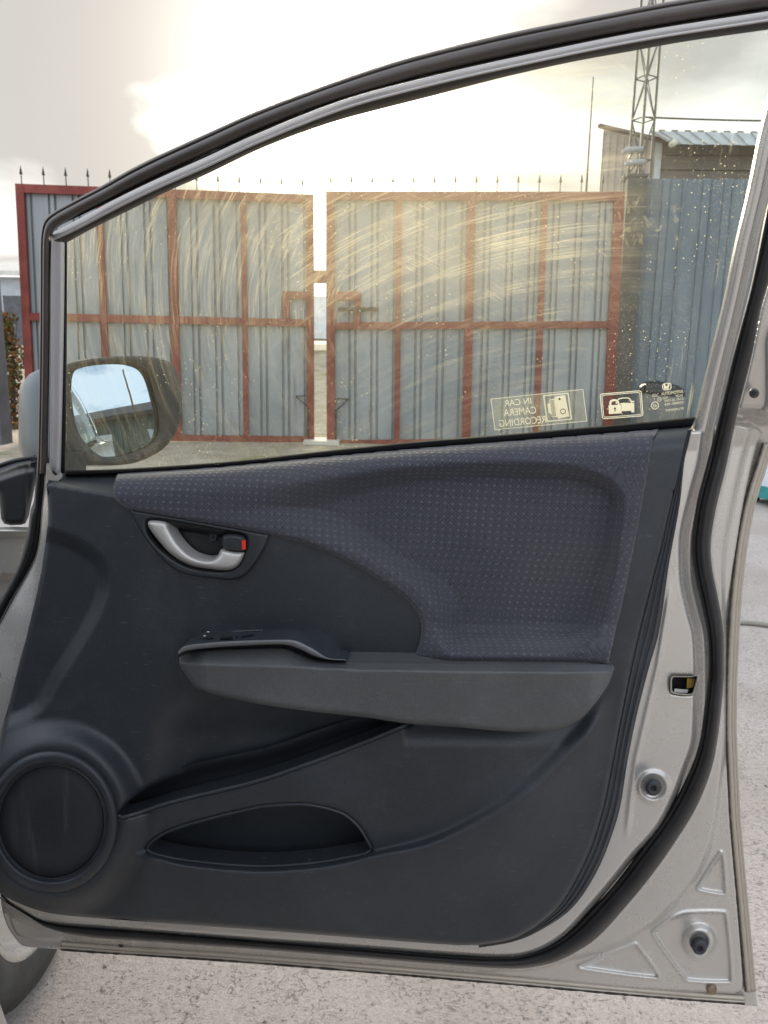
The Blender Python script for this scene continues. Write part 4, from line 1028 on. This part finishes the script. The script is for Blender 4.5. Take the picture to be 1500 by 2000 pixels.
rings('drain_plug', 1390, 1932, [(11, 0.020), (10, 0.024), (7, 0.0265), (3, 0.0275)], 0.9, simple('rusty_plug', (0.24, 0.17, 0.11), 0.7, var=0.4, scale=120), panel, n=24)
q = at_y
rings('drain_plug', 236, 1846, [(5, 0.014), (4, 0.019), (2, 0.020)], 1.0, M['rubber'], panel, n=16)
rings('drain_plug', 712, 1877, [(8, 0.016), (7, 0.021), (3, 0.022)], 0.8, M['silver_dirty'], panel, n=20)
scw = rings('panel_screw', 1473, 768, [(10, 0.082), (10, 0.089), (8.5, 0.092), (5, 0.093), (2, 0.0915)], 1.0, simple('screw_steel', (0.09, 0.085, 0.08), 0.4, 0.5), door, n=24, lean=True)
prism('screw_slot', A_([(1467,766.5),(1479,766.5),(1479,769.5),(1467,769.5)], float), 0.0925, 0.0937, M['cup'], scw, LEAN)
prism('screw_slot', A_([(1471.5,762),(1474.5,762),(1474.5,774),(1471.5,774)], float), 0.0925, 0.0939, M['cup'], scw, LEAN)

# -- main weatherstrip
sprof = [(0.0, 0.066), (0.06, 0.078), (0.16, 0.083), (0.20, 0.079), (0.24, 0.083), (0.45, 0.092), (0.7, 0.093), (0.9, 0.086), (1.0, 0.066)]
up_in = sp([(1586,10),(1560,120),(1520,280),(1492,430),(1466,560),(1447,633)], 6); up_out = sp([(1640,10),(1610,120),(1570,300),(1540,420),(1508,530),(1487,600)], 6)
sw_ = [(s_, w_ + 0.012) for s_, w_ in sprof]
ribbon('weatherstrip', [np.concatenate([up_in[:-1], seal_in])], [np.concatenate([up_out[:-1], seal_out])], sw_, M['rubber'], door, n=280, tilt=LEAN)

# -- front edge strip and seal by the hinge
fs_l = sp([(90,908),(86,960),(82,1000),(78,1050),(70,1086),(50,1126),(26,1166),(0,1214),(-30,1265)], 5)
fs_r = sp([(100,920),(95,960),(96,1000),(93,1040),(88,1080),(80,1130),(64,1200),(40,1297),(-20,1500)], 5)
ribbon('front_edge', fs_l, fs_r, [(0, 0.070), (0.06, 0.092), (0.12, 0.096), (1.0, 0.110)], M['silver'], door, n=60)
rs_l = sp([(74,880),(71,920),(68,960),(66,980),(60,996),(54,1040),(42,1090),(20,1140),(0,1174),(-35,1225)], 5)
ribbon('front_seal', rs_l, fs_l - A_([1, 0]), [(0, 0.05), (0.1, 0.072), (0.35, 0.084), (0.6, 0.080), (0.68, 0.070), (0.78, 0.076), (1, 0.064)], M['rubber'], door, n=60)
bk = sp([(90,911),(91,905),(96,906),(99,914),(103,924),(109,929),(118,922),(122,930),(112,940),(98,940),(91,938)], 4, True)
prism('hinge_bracket', bk, 0.09, 0.118, M['silver'], door)

# ------------------------------------------------------------------ window frame and glass
G = dict(k=TK, v0=VB)
win = empty('window_frame', (0, 0, 0), 0, door)
O_v = sp([(72,925),(74,880),(77,700),(78,560),(78,487)], 6); O_c = sp([(78,487),(79,462),(83,438),(91,424),(108,411)], 6)
O_t = sp([(108,411),(150,388),(200,362),(250,333),(310,303),(400,262),(500,217),(633,167),(733,132),(833,103),(1000,63),(1167,30),(1307,3),(1450,-20),(1610,-44)], 6)
I_v = sp([(93,925),(94,880),(97,700),(98,560),(99,487)], 6); I_c = sp([(99,487),(100,468),(104,455),(111,446),(124,437)], 6)
I_t = sp([(124,437),(160,418),(200,398),(250,372),(310,343),(400,303),(500,257),(633,205),(733,175),(833,147),(1000,109),(1167,74),(1307,48),(1450,25),(1606,1)], 6)
gw = 0.065
ribbon('frame_seal', [O_v, O_c, O_t], [I_v, I_c, I_t], [(0, gw+0.012), (0.05, gw+0.03), (0.16, gw+0.034), (0.2, gw+0.028), (0.26, gw+0.036), (0.5, gw+0.046), (0.75, gw+0.042), (0.9, gw+0.032), (1.0, gw+0.022)], M['rubber_top'], win, n=240, tilt=G)
ST = sp([(99,456),(140,435),(233,385),(310,348),(400,308),(500,262),(667,196),(833,151),(1000,113),(1250,62),(1500,22),(1604,6)], 6)
SB = sp([(104,470),(142,453),(238,403),(315,366),(404,327),(503,281),(669,215),(834,170),(1001,132),(1251,81),(1501,42),(1604,26)], 6)
GT = sp([(127,476),(170,452),(250,412),(333,371),(400,342),(500,294),(583,261),(667,233),(750,211),(833,190),(917,168),(1000,147),(1117,121),(1233,100),(1333,82),(1500,58),(1604,43)], 6)
ribbon('header_lip', np.concatenate([I_t]), ST[12:], [(0, gw+0.022), (0.4, gw+0.03), (0.7, gw+0.026), (1, gw+0.03)], M['channel'], win, n=120, tilt=G)
ribbon('header_bar', ST, SB, [(0, gw+0.012), (0.08, gw+0.019), (0.3, gw+0.024), (0.6, gw+0.030), (0.9, gw+0.035), (1, gw+0.024)], M['silver_bar'], win, n=120, tilt=G)
ribbon('header_channel', SB, GT, [(0, gw+0.022), (0.2, gw+0.024), (0.55, gw+0.020), (0.8, gw+0.016), (1, gw+0.001)], M['channel'], win, n=120, tilt=G)
La = sp([(99,470),(98,600),(97,760),(96,915)], 5); Lb = sp([(127,474),(126,600),(123,760),(119,930)], 5); Lc = sp([(131.5,471),(131,600),(130,760),(128,922)], 5)
ribbon('front_bar', La, Lb, [(0, gw+0.02), (0.03, gw+0.036), (0.12, gw+0.036), (0.16, gw+0.026), (0.42, gw+0.025), (0.5, gw+0.032), (0.9, gw+0.033), (1, gw+0.015)], M['silver_bar'], win, n=40, tilt=G)
ribbon('front_channel', Lb, Lc, [(0, gw+0.015), (0.4, gw+0.02), (1, gw+0.001)], M['rubber'], win, n=40, tilt=G)
GE = sp([(1522,60),(1510,140),(1500,187),(1480,267),(1460,367),(1433,483),(1413,583),(1393,667),(1377,733),(1358,813),(1352,842)], 5)
BR = sp([(1572,60),(1558,140),(1549,187),(1529,267),(1507,367),(1479,483),(1457,583),(1437,666),(1420,733),(1402,813),(1395,842)], 5)
pil = ribbon('rear_bar', GE, BR, [(0, gw+0.002), (0.06, gw+0.022), (0.14, gw+0.030), (0.4, gw+0.036), (0.62, gw+0.034), (0.68, gw+0.024), (0.74, gw+0.030), (0.80, gw+0.024), (0.86, gw+0.029), (0.92, gw+0.022), (1, gw+0.024)], M['silver'], win, n=60, tilt=G)
glass_poly = np.concatenate([GT[:-4], GE[1:-2], belt_b[::-1], A_([(125,920)])])
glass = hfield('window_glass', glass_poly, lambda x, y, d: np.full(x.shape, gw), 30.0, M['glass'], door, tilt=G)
tag(glass, 'window pane streaked with wiped dirt and dried drops')
ribbon('belt_seal', belt_t, belt_b, [(-0.15, gw+0.004), (0.0, gw+0.030), (0.1, gw+0.036), (0.5, gw+0.040), (1, gw+0.040), (1.2, gw+0.02)], M['felt'], door, n=90)
# -- prints on the glass
def lay(name, v2, faces, mat, parent, dw=0.0012):
    v2 = np.asarray(v2, float)
    return mesh(name, loc(v2[:, 0], v2[:, 1], gw + dw, **G), faces, mat, parent, smooth=False)
def quad_map(tl_, tr_, br_, bl_):
    tl_, tr_, br_, bl_ = map(lambda q: np.asarray(q, float), (tl_, tr_, br_, bl_))
    def f(s_, t_):
        s_ = np.asarray(s_, float)[..., None]; t_ = np.asarray(t_, float)[..., None]
        return (tl_*(1-s_) + tr_*s_)*(1-t_) + (bl_*(1-s_) + br_*s_)*t_
    return f
def text_geo(txt):
    cu = bpy.data.curves.new('t', 'FONT'); cu.body = txt; cu.size = 1; cu.resolution_u = 3
    ob = bpy.data.objects.new('t', cu); col.objects.link(ob)
    dg = bpy.context.evaluated_depsgraph_get(); me = bpy.data.meshes.new_from_object(ob.evaluated_get(dg))
    v_ = np.array([p.co[:2] for p in me.vertices]); f_ = [tuple(p.vertices) for p in me.polygons]
    bpy.data.objects.remove(ob); bpy.data.curves.remove(cu); bpy.data.meshes.remove(me)
    lo = v_.min(0); hi = v_.max(0)
    v_[:, 0] = (v_[:, 0] - lo[0]) / (hi[0] - lo[0]); v_[:, 1] = (v_[:, 1] - lo[1]) / (hi[1] - lo[1])
    return v_, f_
def put_text(name, txt, qm, s0, s1, t0, t1, parent, mirror=False, bold=0.0):
    v_, f_ = text_geo(txt); a_ = 1 - v_[:, 0] if mirror else v_[:, 0]
    lay(name, qm(s0 + (s1 - s0) * a_, t1 + (t0 - t1) * v_[:, 1]), f_, M['print'], parent, 0.0016)
def frame_poly(qm, s0, s1, t0, t1, th_s, th_t, r_=0.0, n=6):
    def rr(s0, s1, t0, t1, rs, rt):
        out = []
        for cx_, cy_, a0 in ((s1-rs, t0+rt, -90), (s1-rs, t1-rt, 0), (s0+rs, t1-rt, 90), (s0+rs, t0+rt, 180)):
            for i in range(n):
                a = R(a0 + 90 * i / (n - 1)); out.append((cx_ + rs*math.cos(a), cy_ + rt*math.sin(a)))
        return np.array(out)
    ro = rr(s0, s1, t0, t1, r_, r_ * 1.4); ri = rr(s0+th_s, s1-th_s, t0+th_t, t1-th_t, max(r_-th_s, 0.001), max(r_*1.4-th_t, 0.001))
    k = len(ro); v_ = np.r_[qm(ro[:, 0], ro[:, 1]), qm(ri[:, 0], ri[:, 1])]
    return v_, [(i, (i+1) % k, k+(i+1) % k, k+i) for i in range(k)]
stk = empty('camera_sticker', (0, 0, 0), 0, glass); stk['label'] = 'clear sticker with mirrored camera warning text'
q1_ = quad_map((958,779),(1139,760),(1147,823),(966,840))
lay('sticker_film', q1_(A_([0,1,1,0]), A_([0,0,1,1])), [(0,1,2,3)], M['film'], stk, 0.0008)
lay('sticker_edge', *frame_poly(q1_, 0, 1, 0, 1, 0.007, 0.018, 0.002), M['print'], stk, 0.0014)
put_text('sticker_text', 'IN CAR', q1_, 0.14, 0.43, 0.09, 0.29, stk, True)
put_text('sticker_text', 'CAMERA', q1_, 0.12, 0.47, 0.38, 0.60, stk, True)
put_text('sticker_text', 'RECORDING', q1_, 0.06, 0.56, 0.70, 0.92, stk, True)
lay('sticker_picture', *frame_poly(q1_, 0.565, 0.84, 0.06, 0.90, 0.013, 0.035, 0.004), M['print'], stk, 0.0014)
cbody = [(0.685,0.14),(0.80,0.12),(0.815,0.80),(0.69,0.83)]
lay('sticker_picture', q1_(A_([c[0] for c in cbody]), A_([c[1] for c in cbody])), [(0,1,2,3)], M['print'], stk, 0.0014)
t = np.linspace(0, 6.283, 25)[:-1]
ring_ = np.r_[q1_(0.755+0.030*np.cos(t), 0.62+0.085*np.sin(t)), q1_(0.755+0.023*np.cos(t), 0.62+0.065*np.sin(t))]
lay('sticker_picture', ring_, [(i, (i+1) % 24, 24+(i+1) % 24, 24+i) for i in range(24)], M['cup'], stk, 0.0018)
for s0 in (0.635, 0.657):
    lay('sticker_picture', *frame_poly(q1_, s0, s0+0.016, 0.24, 0.74, 0.004, 0.012, 0.002), M['cup'], stk, 0.0018)
lay('sticker_picture', q1_(A_([0.60,0.63,0.63,0.60]), A_([0.36,0.30,0.68,0.62])), [(0,1,2,3)], M['print'], stk, 0.0014)
lay('sticker_picture', q1_(A_([0.625,0.685,0.688,0.628]), A_([0.22,0.20,0.78,0.76])), [(0,1,2,3)], M['print'], stk, 0.0013)
lay('sticker_picture', q1_(A_([0.72,0.735,0.75]), A_([0.26,0.18,0.25])), [(0,1,2)], M['cup'], stk, 0.0018)
# padlock and car label
lk = empty('lock_sticker', (0, 0, 0), 0, glass); lk['label'] = 'cream printed padlock and car symbol in a rounded frame'
q2_ = quad_map((1171,769),(1253,762),(1257,813),(1176,819))
lay('sticker_edge', *frame_poly(q2_, 0, 1, 0, 1, 0.022, 0.035, 0.07), M['print'], lk)
lay('sticker_edge', *frame_poly(q2_, 0.04, 0.96, 0.062, 0.938, 0.016, 0.026, 0.05), M['print'], lk)
z_ = lambda pts: np.array([(1150 + a / 6.818, 720 + b_ / 6.821) for a, b_ in pts])
lay('padlock_symbol', z_([(262,490),(430,478),(437,595),(268,606)]), [(0,1,2,3)], M['print'], lk)
sh_o = z_([(275,490),(272,455),(285,425),(315,408),(350,405),(385,415),(405,445),(410,480)]); sh_i = z_([(302,490),(300,462),(308,443),(328,433),(352,432),(370,440),(382,455),(385,480)])
lay('padlock_symbol', np.r_[sh_o, sh_i], [(i, i+1, 9+i, 8+i) for i in range(7)], M['print'], lk)
lay('padlock_symbol', z_([(336,520),(348,516),(360,522),(362,534),(354,542),(357,570),(343,571),(345,542),(336,535)]), [tuple(range(9))], M['cup'], lk, 0.0018)
lay('car_symbol', z_([(410,462),(470,455),(605,460),(606,582),(568,584),(566,562),(436,568),(436,480)]), [tuple(range(8))], M['print'], lk, 0.0011)
ro_o = z_([(355,462),(372,420),(400,395),(450,384),(520,384),(548,392),(572,430),(606,428),(606,446),(580,450)]); ro_i = z_([(375,468),(388,430),(408,408),(452,398),(516,397),(538,403),(556,440),(560,452),(562,456),(566,460)])
lay('car_symbol', np.r_[ro_o, ro_i], [(i, i+1, 11+i, 10+i) for i in range(9)], M['print'], lk, 0.0013)
# maker's stamp
mk = empty('glass_stamp', (0, 0, 0), 0, glass); mk['label'] = 'small cream maker stamp etched in the pane corner'
lay('stamp_emblem', *frame_poly(quad_map((1293,749),(1311,747),(1312,761),(1294,763)), 0, 1, 0, 1, 0.10, 0.10, 0.28), M['print'], mk)
for pl in ([(995,205),(1018,200),(1024,235),(1046,233),(1052,197),(1075,196),(1062,272),(1040,274),(1036,262),(1028,264),(1022,276),(1006,278)],):
    lay('stamp_emblem', z_(pl), [tuple(range(12))], M['print'], mk)
q3_ = quad_map((1270,768),(1335,760),(1337,803),(1273,811))
for tx, s0, s1, t0, t1 in (('AGC', .05, .24, .06, .19), ('AUTOMOTIVE', .33, .98, .03, .17), ('T', .09, .13, .25, .36), ('JQA', .36, .52, .24, .35), ('M218', .76, .97, .22, .33),
                           ('DOT-20', .42, .72, .38, .48), ('A12', .80, .98, .37, .47), ('43R-000033', .40, .98, .54, .64), ('TEMPERLITE', .42, .98, .82, .92)):
    put_text('stamp_text', tx, q3_, s0, s1, t0, t1, mk)
for cx_, cy_, r_ in ((.26, .33, .065), (.115, .58, .12)):
    ra = A_(np.cos(t)) * r_; rb = A_(np.sin(t)) * r_ * 1.5
    v_ = np.r_[q3_(cx_ + ra, cy_ + rb), q3_(cx_ + ra*.8, cy_ + rb*.8)]
    lay('stamp_ring', v_, [(i, (i+1) % 24, 24+(i+1) % 24, 24+i) for i in range(24)], M['print'], mk)
put_text('stamp_text', 'E6', q3_, .06, .17, .50, .66, mk)
put_text('stamp_text', 'JIS', q3_, .225, .295, .29, .37, mk)

# -- outer skin
skin_poly = np.concatenate([belt_b, A_([(1400,832),(1470,815)]), hem_o[2:] , A_([(-25,1690),(-35,1300),(-5,1185),(40,1100),(62,1000),(76,930)])])
hfield('outer_skin', skin_poly, lambda x, y, d: 0.004 - 0.075 * S(d / 260), 14.0, M['silver'], door)

# ------------------------------------------------------------------ door mirror
mir = empty('side_mirror', (0, 0, 0), 0, door); mir['label'] = 'door mirror with black rim, silver shell coloured as if in shade and sky reflected in it'
# mirror plane in door space: facing rearwards (+x), turned to the driver (-y) and a little up
mc = loc(228, 800, -0.20)[0]
mn = np.array([0.79, -0.60, 0.15]); mn /= np.linalg.norm(mn)
def on_mirror(p, dpt=0.0):
    p = np.asarray(p, float); d = ray(p[:, 0], p[:, 1]) @ DM
    c = mc + mn * dpt; t_ = ((c - CL) @ mn) / (d @ mn)
    return CL[None] + d * t_[:, None]
rim_o = resamp(sp([(118,720),(131,711),(165,703),(213,697),(267,695),(307,699),(330,707),(344,723),(350,750),(356,789),(355,805),(349,832),(331,864),(307,885),(267,903),(227,909),(190,909),(128,908),(112,902),(108,820),(110,745)], 6, True), 96)
gl_o = resamp(sp([(144,731),(152,721),(187,713),(240,711),(267,716),(280,723),(291,741),(301,779),(308,805),(307,848),(293,867),(253,885),(208,892),(187,883),(160,853),(149,827),(141,773),(141,747)], 6, True), 96)
def align(a, b_):
    k = np.argmin(np.linalg.norm(b_ - a[0], axis=1)); return np.roll(b_, -k, axis=0)
gl_o = align(rim_o, gl_o)
def loft(name, rings_, mat, parent, cap=False, capf=False):
    n = len(rings_[0]); V = [p for r_ in rings_ for p in r_]; F = []
    for j in range(len(rings_) - 1): F += [(j*n+i, j*n+(i+1) % n, (j+1)*n+(i+1) % n, (j+1)*n+i) for i in range(n)]
    if cap: F.append([(len(rings_)-1)*n + i for i in range(n)])
    if capf: F.append(list(range(n))[::-1])
    return mesh(name, V, F, mat, parent)
ro = on_mirror(rim_o); gi = on_mirror(gl_o, -0.004)
g2 = on_mirror(gl_o.mean(0) + (gl_o - gl_o.mean(0)) * 1.05, 0.002)
rm = on_mirror(rim_o.mean(0) + (rim_o - rim_o.mean(0)) * 0.95, 0.006)
loft('mirror_rim', [ro, rm, g2, on_mirror(gl_o.mean(0) + (gl_o - gl_o.mean(0)) * 1.02, -0.002), on_mirror(gl_o, -0.018)], M['plastic2'], mir)
# glass: slightly convex cap
gc = gi.mean(0); lays = []
for s_ in (1.0, 0.8, 0.6, 0.4, 0.2, 0.02):
    q = gc + (gi - gc) * s_; rr_ = np.linalg.norm(q - gc, axis=1); lays.append(q - mn * ((rr_ ** 2) / (2 * 0.9))[:, None])
loft('mirror_glass', lays, M['mirror'], mir, cap=True)
# shell: swells forward and away from the door
rc = ro.mean(0); sh = []
back = -mn + np.array([-0.75, 0.0, 0.0]); back /= np.linalg.norm(back)
for s_, dd in ((1.0, 0), (1.01, 0.025), (0.99, 0.055), (0.92, 0.090), (0.78, 0.122), (0.55, 0.146), (0.25, 0.158), (0.02, 0.161)):
    sh.append(rc + (ro - rc) * s_ + back * dd)
loft('mirror_shell', sh, paint('shaded_shell_paint', (0.075, 0.095, 0.105), 0.15, 0.35, 0.4), mir)  # silver shell given a dark blue-grey colour standing for its shaded side
# arm of the mirror, out from the door skin
ft = loc(A_([60, 112, 112, 60]), A_([893, 893, 940, 940]), -0.04)
box8('mirror_foot', [*(ft[[3, 2]]), *(ft[[2, 3]] + A_([0, 0.09, 0])), *(ft[[0, 1]]), *(ft[[1, 0]] + A_([0, 0.09, 0]))], M['plastic2'], mir)

# ------------------------------------------------------------------ the car the door hangs on
car = empty('silver_car', tuple((np.array([*loc(-120, 1500, -0.02)[0]]) @ DM.T + DO) * A_([1, 1, 0])), 0)
tag(car, 'silver car body the open door hangs on, its pillar and front wheel showing', 'car')
CLOC = parent_loc(car)
class CarSpace:      # things traced at the door's depth but belonging to the car body
    pass
def to_car(o):
    me = o.data; co = np.empty(len(me.vertices) * 3); me.vertices.foreach_get('co', co)
    co = co.reshape(-1, 3) @ DM.T + DO - CLOC; me.vertices.foreach_set('co', co.ravel()); me.update(); o.parent = car; return o
# hinge pillar, facing the doorway
hp = A_([(-90,1020),(0,1028),(62,1030),(70,1100),(60,1180),(40,1300),(20,1560),(-90,1560)], float)
def w_pillar(x, y, d):
    return -0.035 - 0.02 * S((y - 1036) / 6) * 0.4 + 0.012 * np.exp(-((y - 1040) / 7) ** 2) - 0.02 * S((y - 1120) / 16) + 0.004 * S((x + 20) / 60)
to_car(hfield('hinge_pillar', hp, w_pillar, 4.0, M['silver'], None))
gp = sp([(-90,925),(-30,915),(0,922),(30,910),(60,905),(66,915),(66,960),(56,1020),(40,1024),(15,1025),(4,1018),(0,1005),(-10,960),(-90,1000)], 4, True)
gp = A_([(-90,960),(-90,935),(-30,920),(0,922),(35,908),(72,900),(72,930),(64,970),(56,1010),(50,1022),(42,1025),(20,1026),(8,1023),(2,1013),(0,990),(-4,960)], float)
def w_garn(x, y, d):
    ytop = np.interp(x, [-90, -30, 0, 35, 72], [945, 930, 924, 912, 904])
    return -0.025 + 0.02 * rnd(d, 10) - 0.035 * (1 - S((y - ytop) / 16)) - 0.006 * S((x - 48) / 8)
to_car(hfield('pillar_cover', gp, w_garn, 2.5, M['plastic2'], None))
q = sp([(-60,930),(0,909),(30,900),(69,893)], 8)
to_car(tube('cowl_seal', loc(q[:, 0], q[:, 1], -0.05), 0.0035, M['rubber'], None, n=8))
q2 = sp([(-60,945),(0,922),(35,909),(72,902)], 8)
to_car(ribbon('cover_top', q, q2, [(0, -0.055), (0.5, -0.045), (1, -0.034)], M['plastic'], None, n=24))
# lower fender edge and front wheel behind it
fp = sp([(-80,1740),(-10,1752),(4,1790),(20,1828),(40,1846),(42,1858),(36,1886),(24,1920),(0,1955),(-80,2030)], 4, True)
to_car(hfield('front_fender', fp, lambda x, y, d: -0.16 - 0.05 * np.exp(-np.clip(d, 0, 99) / 26.0) + 0.006 * np.exp(-((d - 7) / 3.0) ** 2), 3.0, M['silver'], None))
wc = np.array([-0.785, 1.36, 0.174]); ax_a = R(0)            # steered: the rear of the tyre swings outwards
axl = np.array([math.cos(ax_a), math.sin(ax_a), 0]); e1 = np.cross(axl, [0, 0, 1.0]); e2 = np.array([0, 0, 1.0])
def lathe(name, prof, mat, parent, n=96, mod=None, org=None):
    V = []; F = []; k = len(prof)
    for i in range(n):
        a = 2 * math.pi * i / n
        for j, (r_, x_) in enumerate(prof):
            rr_ = r_ + (mod(i, j) if mod else 0)
            V.append(wc - CLOC + axl * x_ + (e1 * math.cos(a) + e2 * math.sin(a)) * rr_)
    for i in range(n): F += [(i*k+j, ((i+1) % n)*k+j, ((i+1) % n)*k+j+1, i*k+j+1) for j in range(k - 1)]
    return mesh(name, V, F, mat, parent)
whl = empty('front_wheel', (0, 0, 0), 0, car)
tyre_m = simple('dusty_tyre', (0.055, 0.054, 0.052), 0.8, var=0.4, scale=14, bump=0.3, bscale=120, bdist=0.002)
tp = [(0.19, 0.085), (0.20, 0.094), (0.225, 0.103), (0.255, 0.100), (0.275, 0.090), (0.289, 0.078), (0.294, 0.066), (0.284, 0.063), (0.284, 0.056), (0.295, 0.053), (0.296, 0.025), (0.285, 0.022), (0.285, 0.014), (0.296, 0.011), (0.296, -0.02), (0.285, -0.023), (0.285, -0.031), (0.296, -0.034), (0.294, -0.066), (0.275, -0.09), (0.255, -0.100), (0.225, -0.103), (0.19, -0.085)]
lathe('tyre', tp, tyre_m, whl, 160, lambda i, j: (-0.006 if (i % 4 == (j // 3) % 4 and 5 <= j <= 17) else 0))
lathe('rim', [(0.205, 0.086), (0.198, 0.094), (0.185, 0.090), (0.175, 0.07), (0.165, 0.062), (0.06, 0.078), (0.045, 0.08), (0.001, 0.08)], M['silver'], whl, 48)

# cabin and rear body of the car, beside the photographer
def body_pt(r_, inn, z): return np.array([HG[0], HG[1], 0]) + RD * r_ - OD * inn + np.array([0, 0, z]) - CLOC
_h = loc(40, 1200, -0.03)[0] @ DM.T + DO; HG = _h[:2]; th_ = -YAW - R(65)
RD = np.array([math.cos(th_), math.sin(th_), 0]); OD = np.array([-RD[1], RD[0], 0])
def section(r_, z0, zr, hw, inset=0.0):
    pts = [(inset + 0.10, z0), (inset + 0.02, z0 + 0.08), (inset, 0.55), (inset + 0.01, 0.80), (inset + 0.05, 0.96), (inset + 0.17, zr - 0.12), (inset + 0.26, zr - 0.02), (hw, zr + 0.02),
           (2*hw - inset - 0.26, zr - 0.02), (2*hw - inset - 0.17, zr - 0.12), (2*hw - inset - 0.05, 0.96), (2*hw - inset - 0.01, 0.80), (2*hw - inset, 0.55), (2*hw - inset - 0.02, z0 + 0.08), (2*hw - inset - 0.10, z0)]
    return np.array([body_pt(r_, a, z) for a, z in pts])
loft('rear_body', [section(1.10, 0.22, 1.47, 0.84), section(1.5, 0.22, 1.48, 0.84), section(2.1, 0.24, 1.46, 0.84), section(2.6, 0.28, 1.42, 0.84, 0.02), section(2.95, 0.34, 1.30, 0.84, 0.07), section(3.05, 0.42, 1.05, 0.84, 0.12)], M['silver'], car, cap=True)
def slab(name, pts_lo, pts_hi, mat):
    o = box8(name, [body_pt(*p) for p in pts_lo + pts_hi], mat, car)
    bv = o.modifiers.new('bevel', 'BEVEL'); bv.width = 0.05 if 'seat' in name or 'dash' in name else 0.015; bv.segments = 4
    return o
slab('roof', [(0.30, .22, 1.42), (1.10, .22, 1.445), (1.10, 1.46, 1.445), (0.30, 1.46, 1.42)], [(0.34, .28, 1.47), (1.10, .26, 1.49), (1.10, 1.42, 1.49), (0.34, 1.40, 1.47)], M['silver'])
slab('sill', [(.22, .02, .20), (1.098, .02, .20), (1.098, .20, .20), (.22, .20, .20)], [(.22, .05, .36), (1.098, .05, .36), (1.098, .18, .36), (.22, .18, .36)], M['silver'])
slab('floor', [(-.3, .18, .24), (1.098, .18, .24), (1.098, 1.5, .24), (-.3, 1.5, .24)], [(-.3, .18, .28), (1.098, .18, .28), (1.098, 1.5, .28), (-.3, 1.5, .28)], M['plastic2'])
slab('seat_cushion', [(.32, .26, .30), (.84, .26, .30), (.84, .76, .30), (.32, .76, .30)], [(.30, .28, .56), (.84, .28, .50), (.84, .74, .50), (.30, .74, .56)], M['fabric'])
slab('seat_back', [(.80, .26, .46), (.94, .26, .46), (.94, .76, .46), (.80, .76, .46)], [(1.00, .31, 1.08), (1.08, .31, 1.08), (1.08, .71, 1.08), (1.00, .71, 1.08)], M['fabric'])
slab('dashboard', [(-.35, .16, .55), (-.02, .16, .55), (-.02, 1.5, .55), (-.35, 1.5, .55)], [(-.45, .20, .88), (-.10, .20, .92), (-.10, 1.48, .92), (-.45, 1.48, .88)], M['plastic2'])
slab('far_door', [(-.1, 1.58, .25), (1.1, 1.58, .25), (1.1, 1.66, .25), (-.1, 1.66, .25)], [(-.1, 1.55, .96), (1.1, 1.55, .96), (1.1, 1.62, .96), (-.1, 1.62, .96)], M['plastic'])
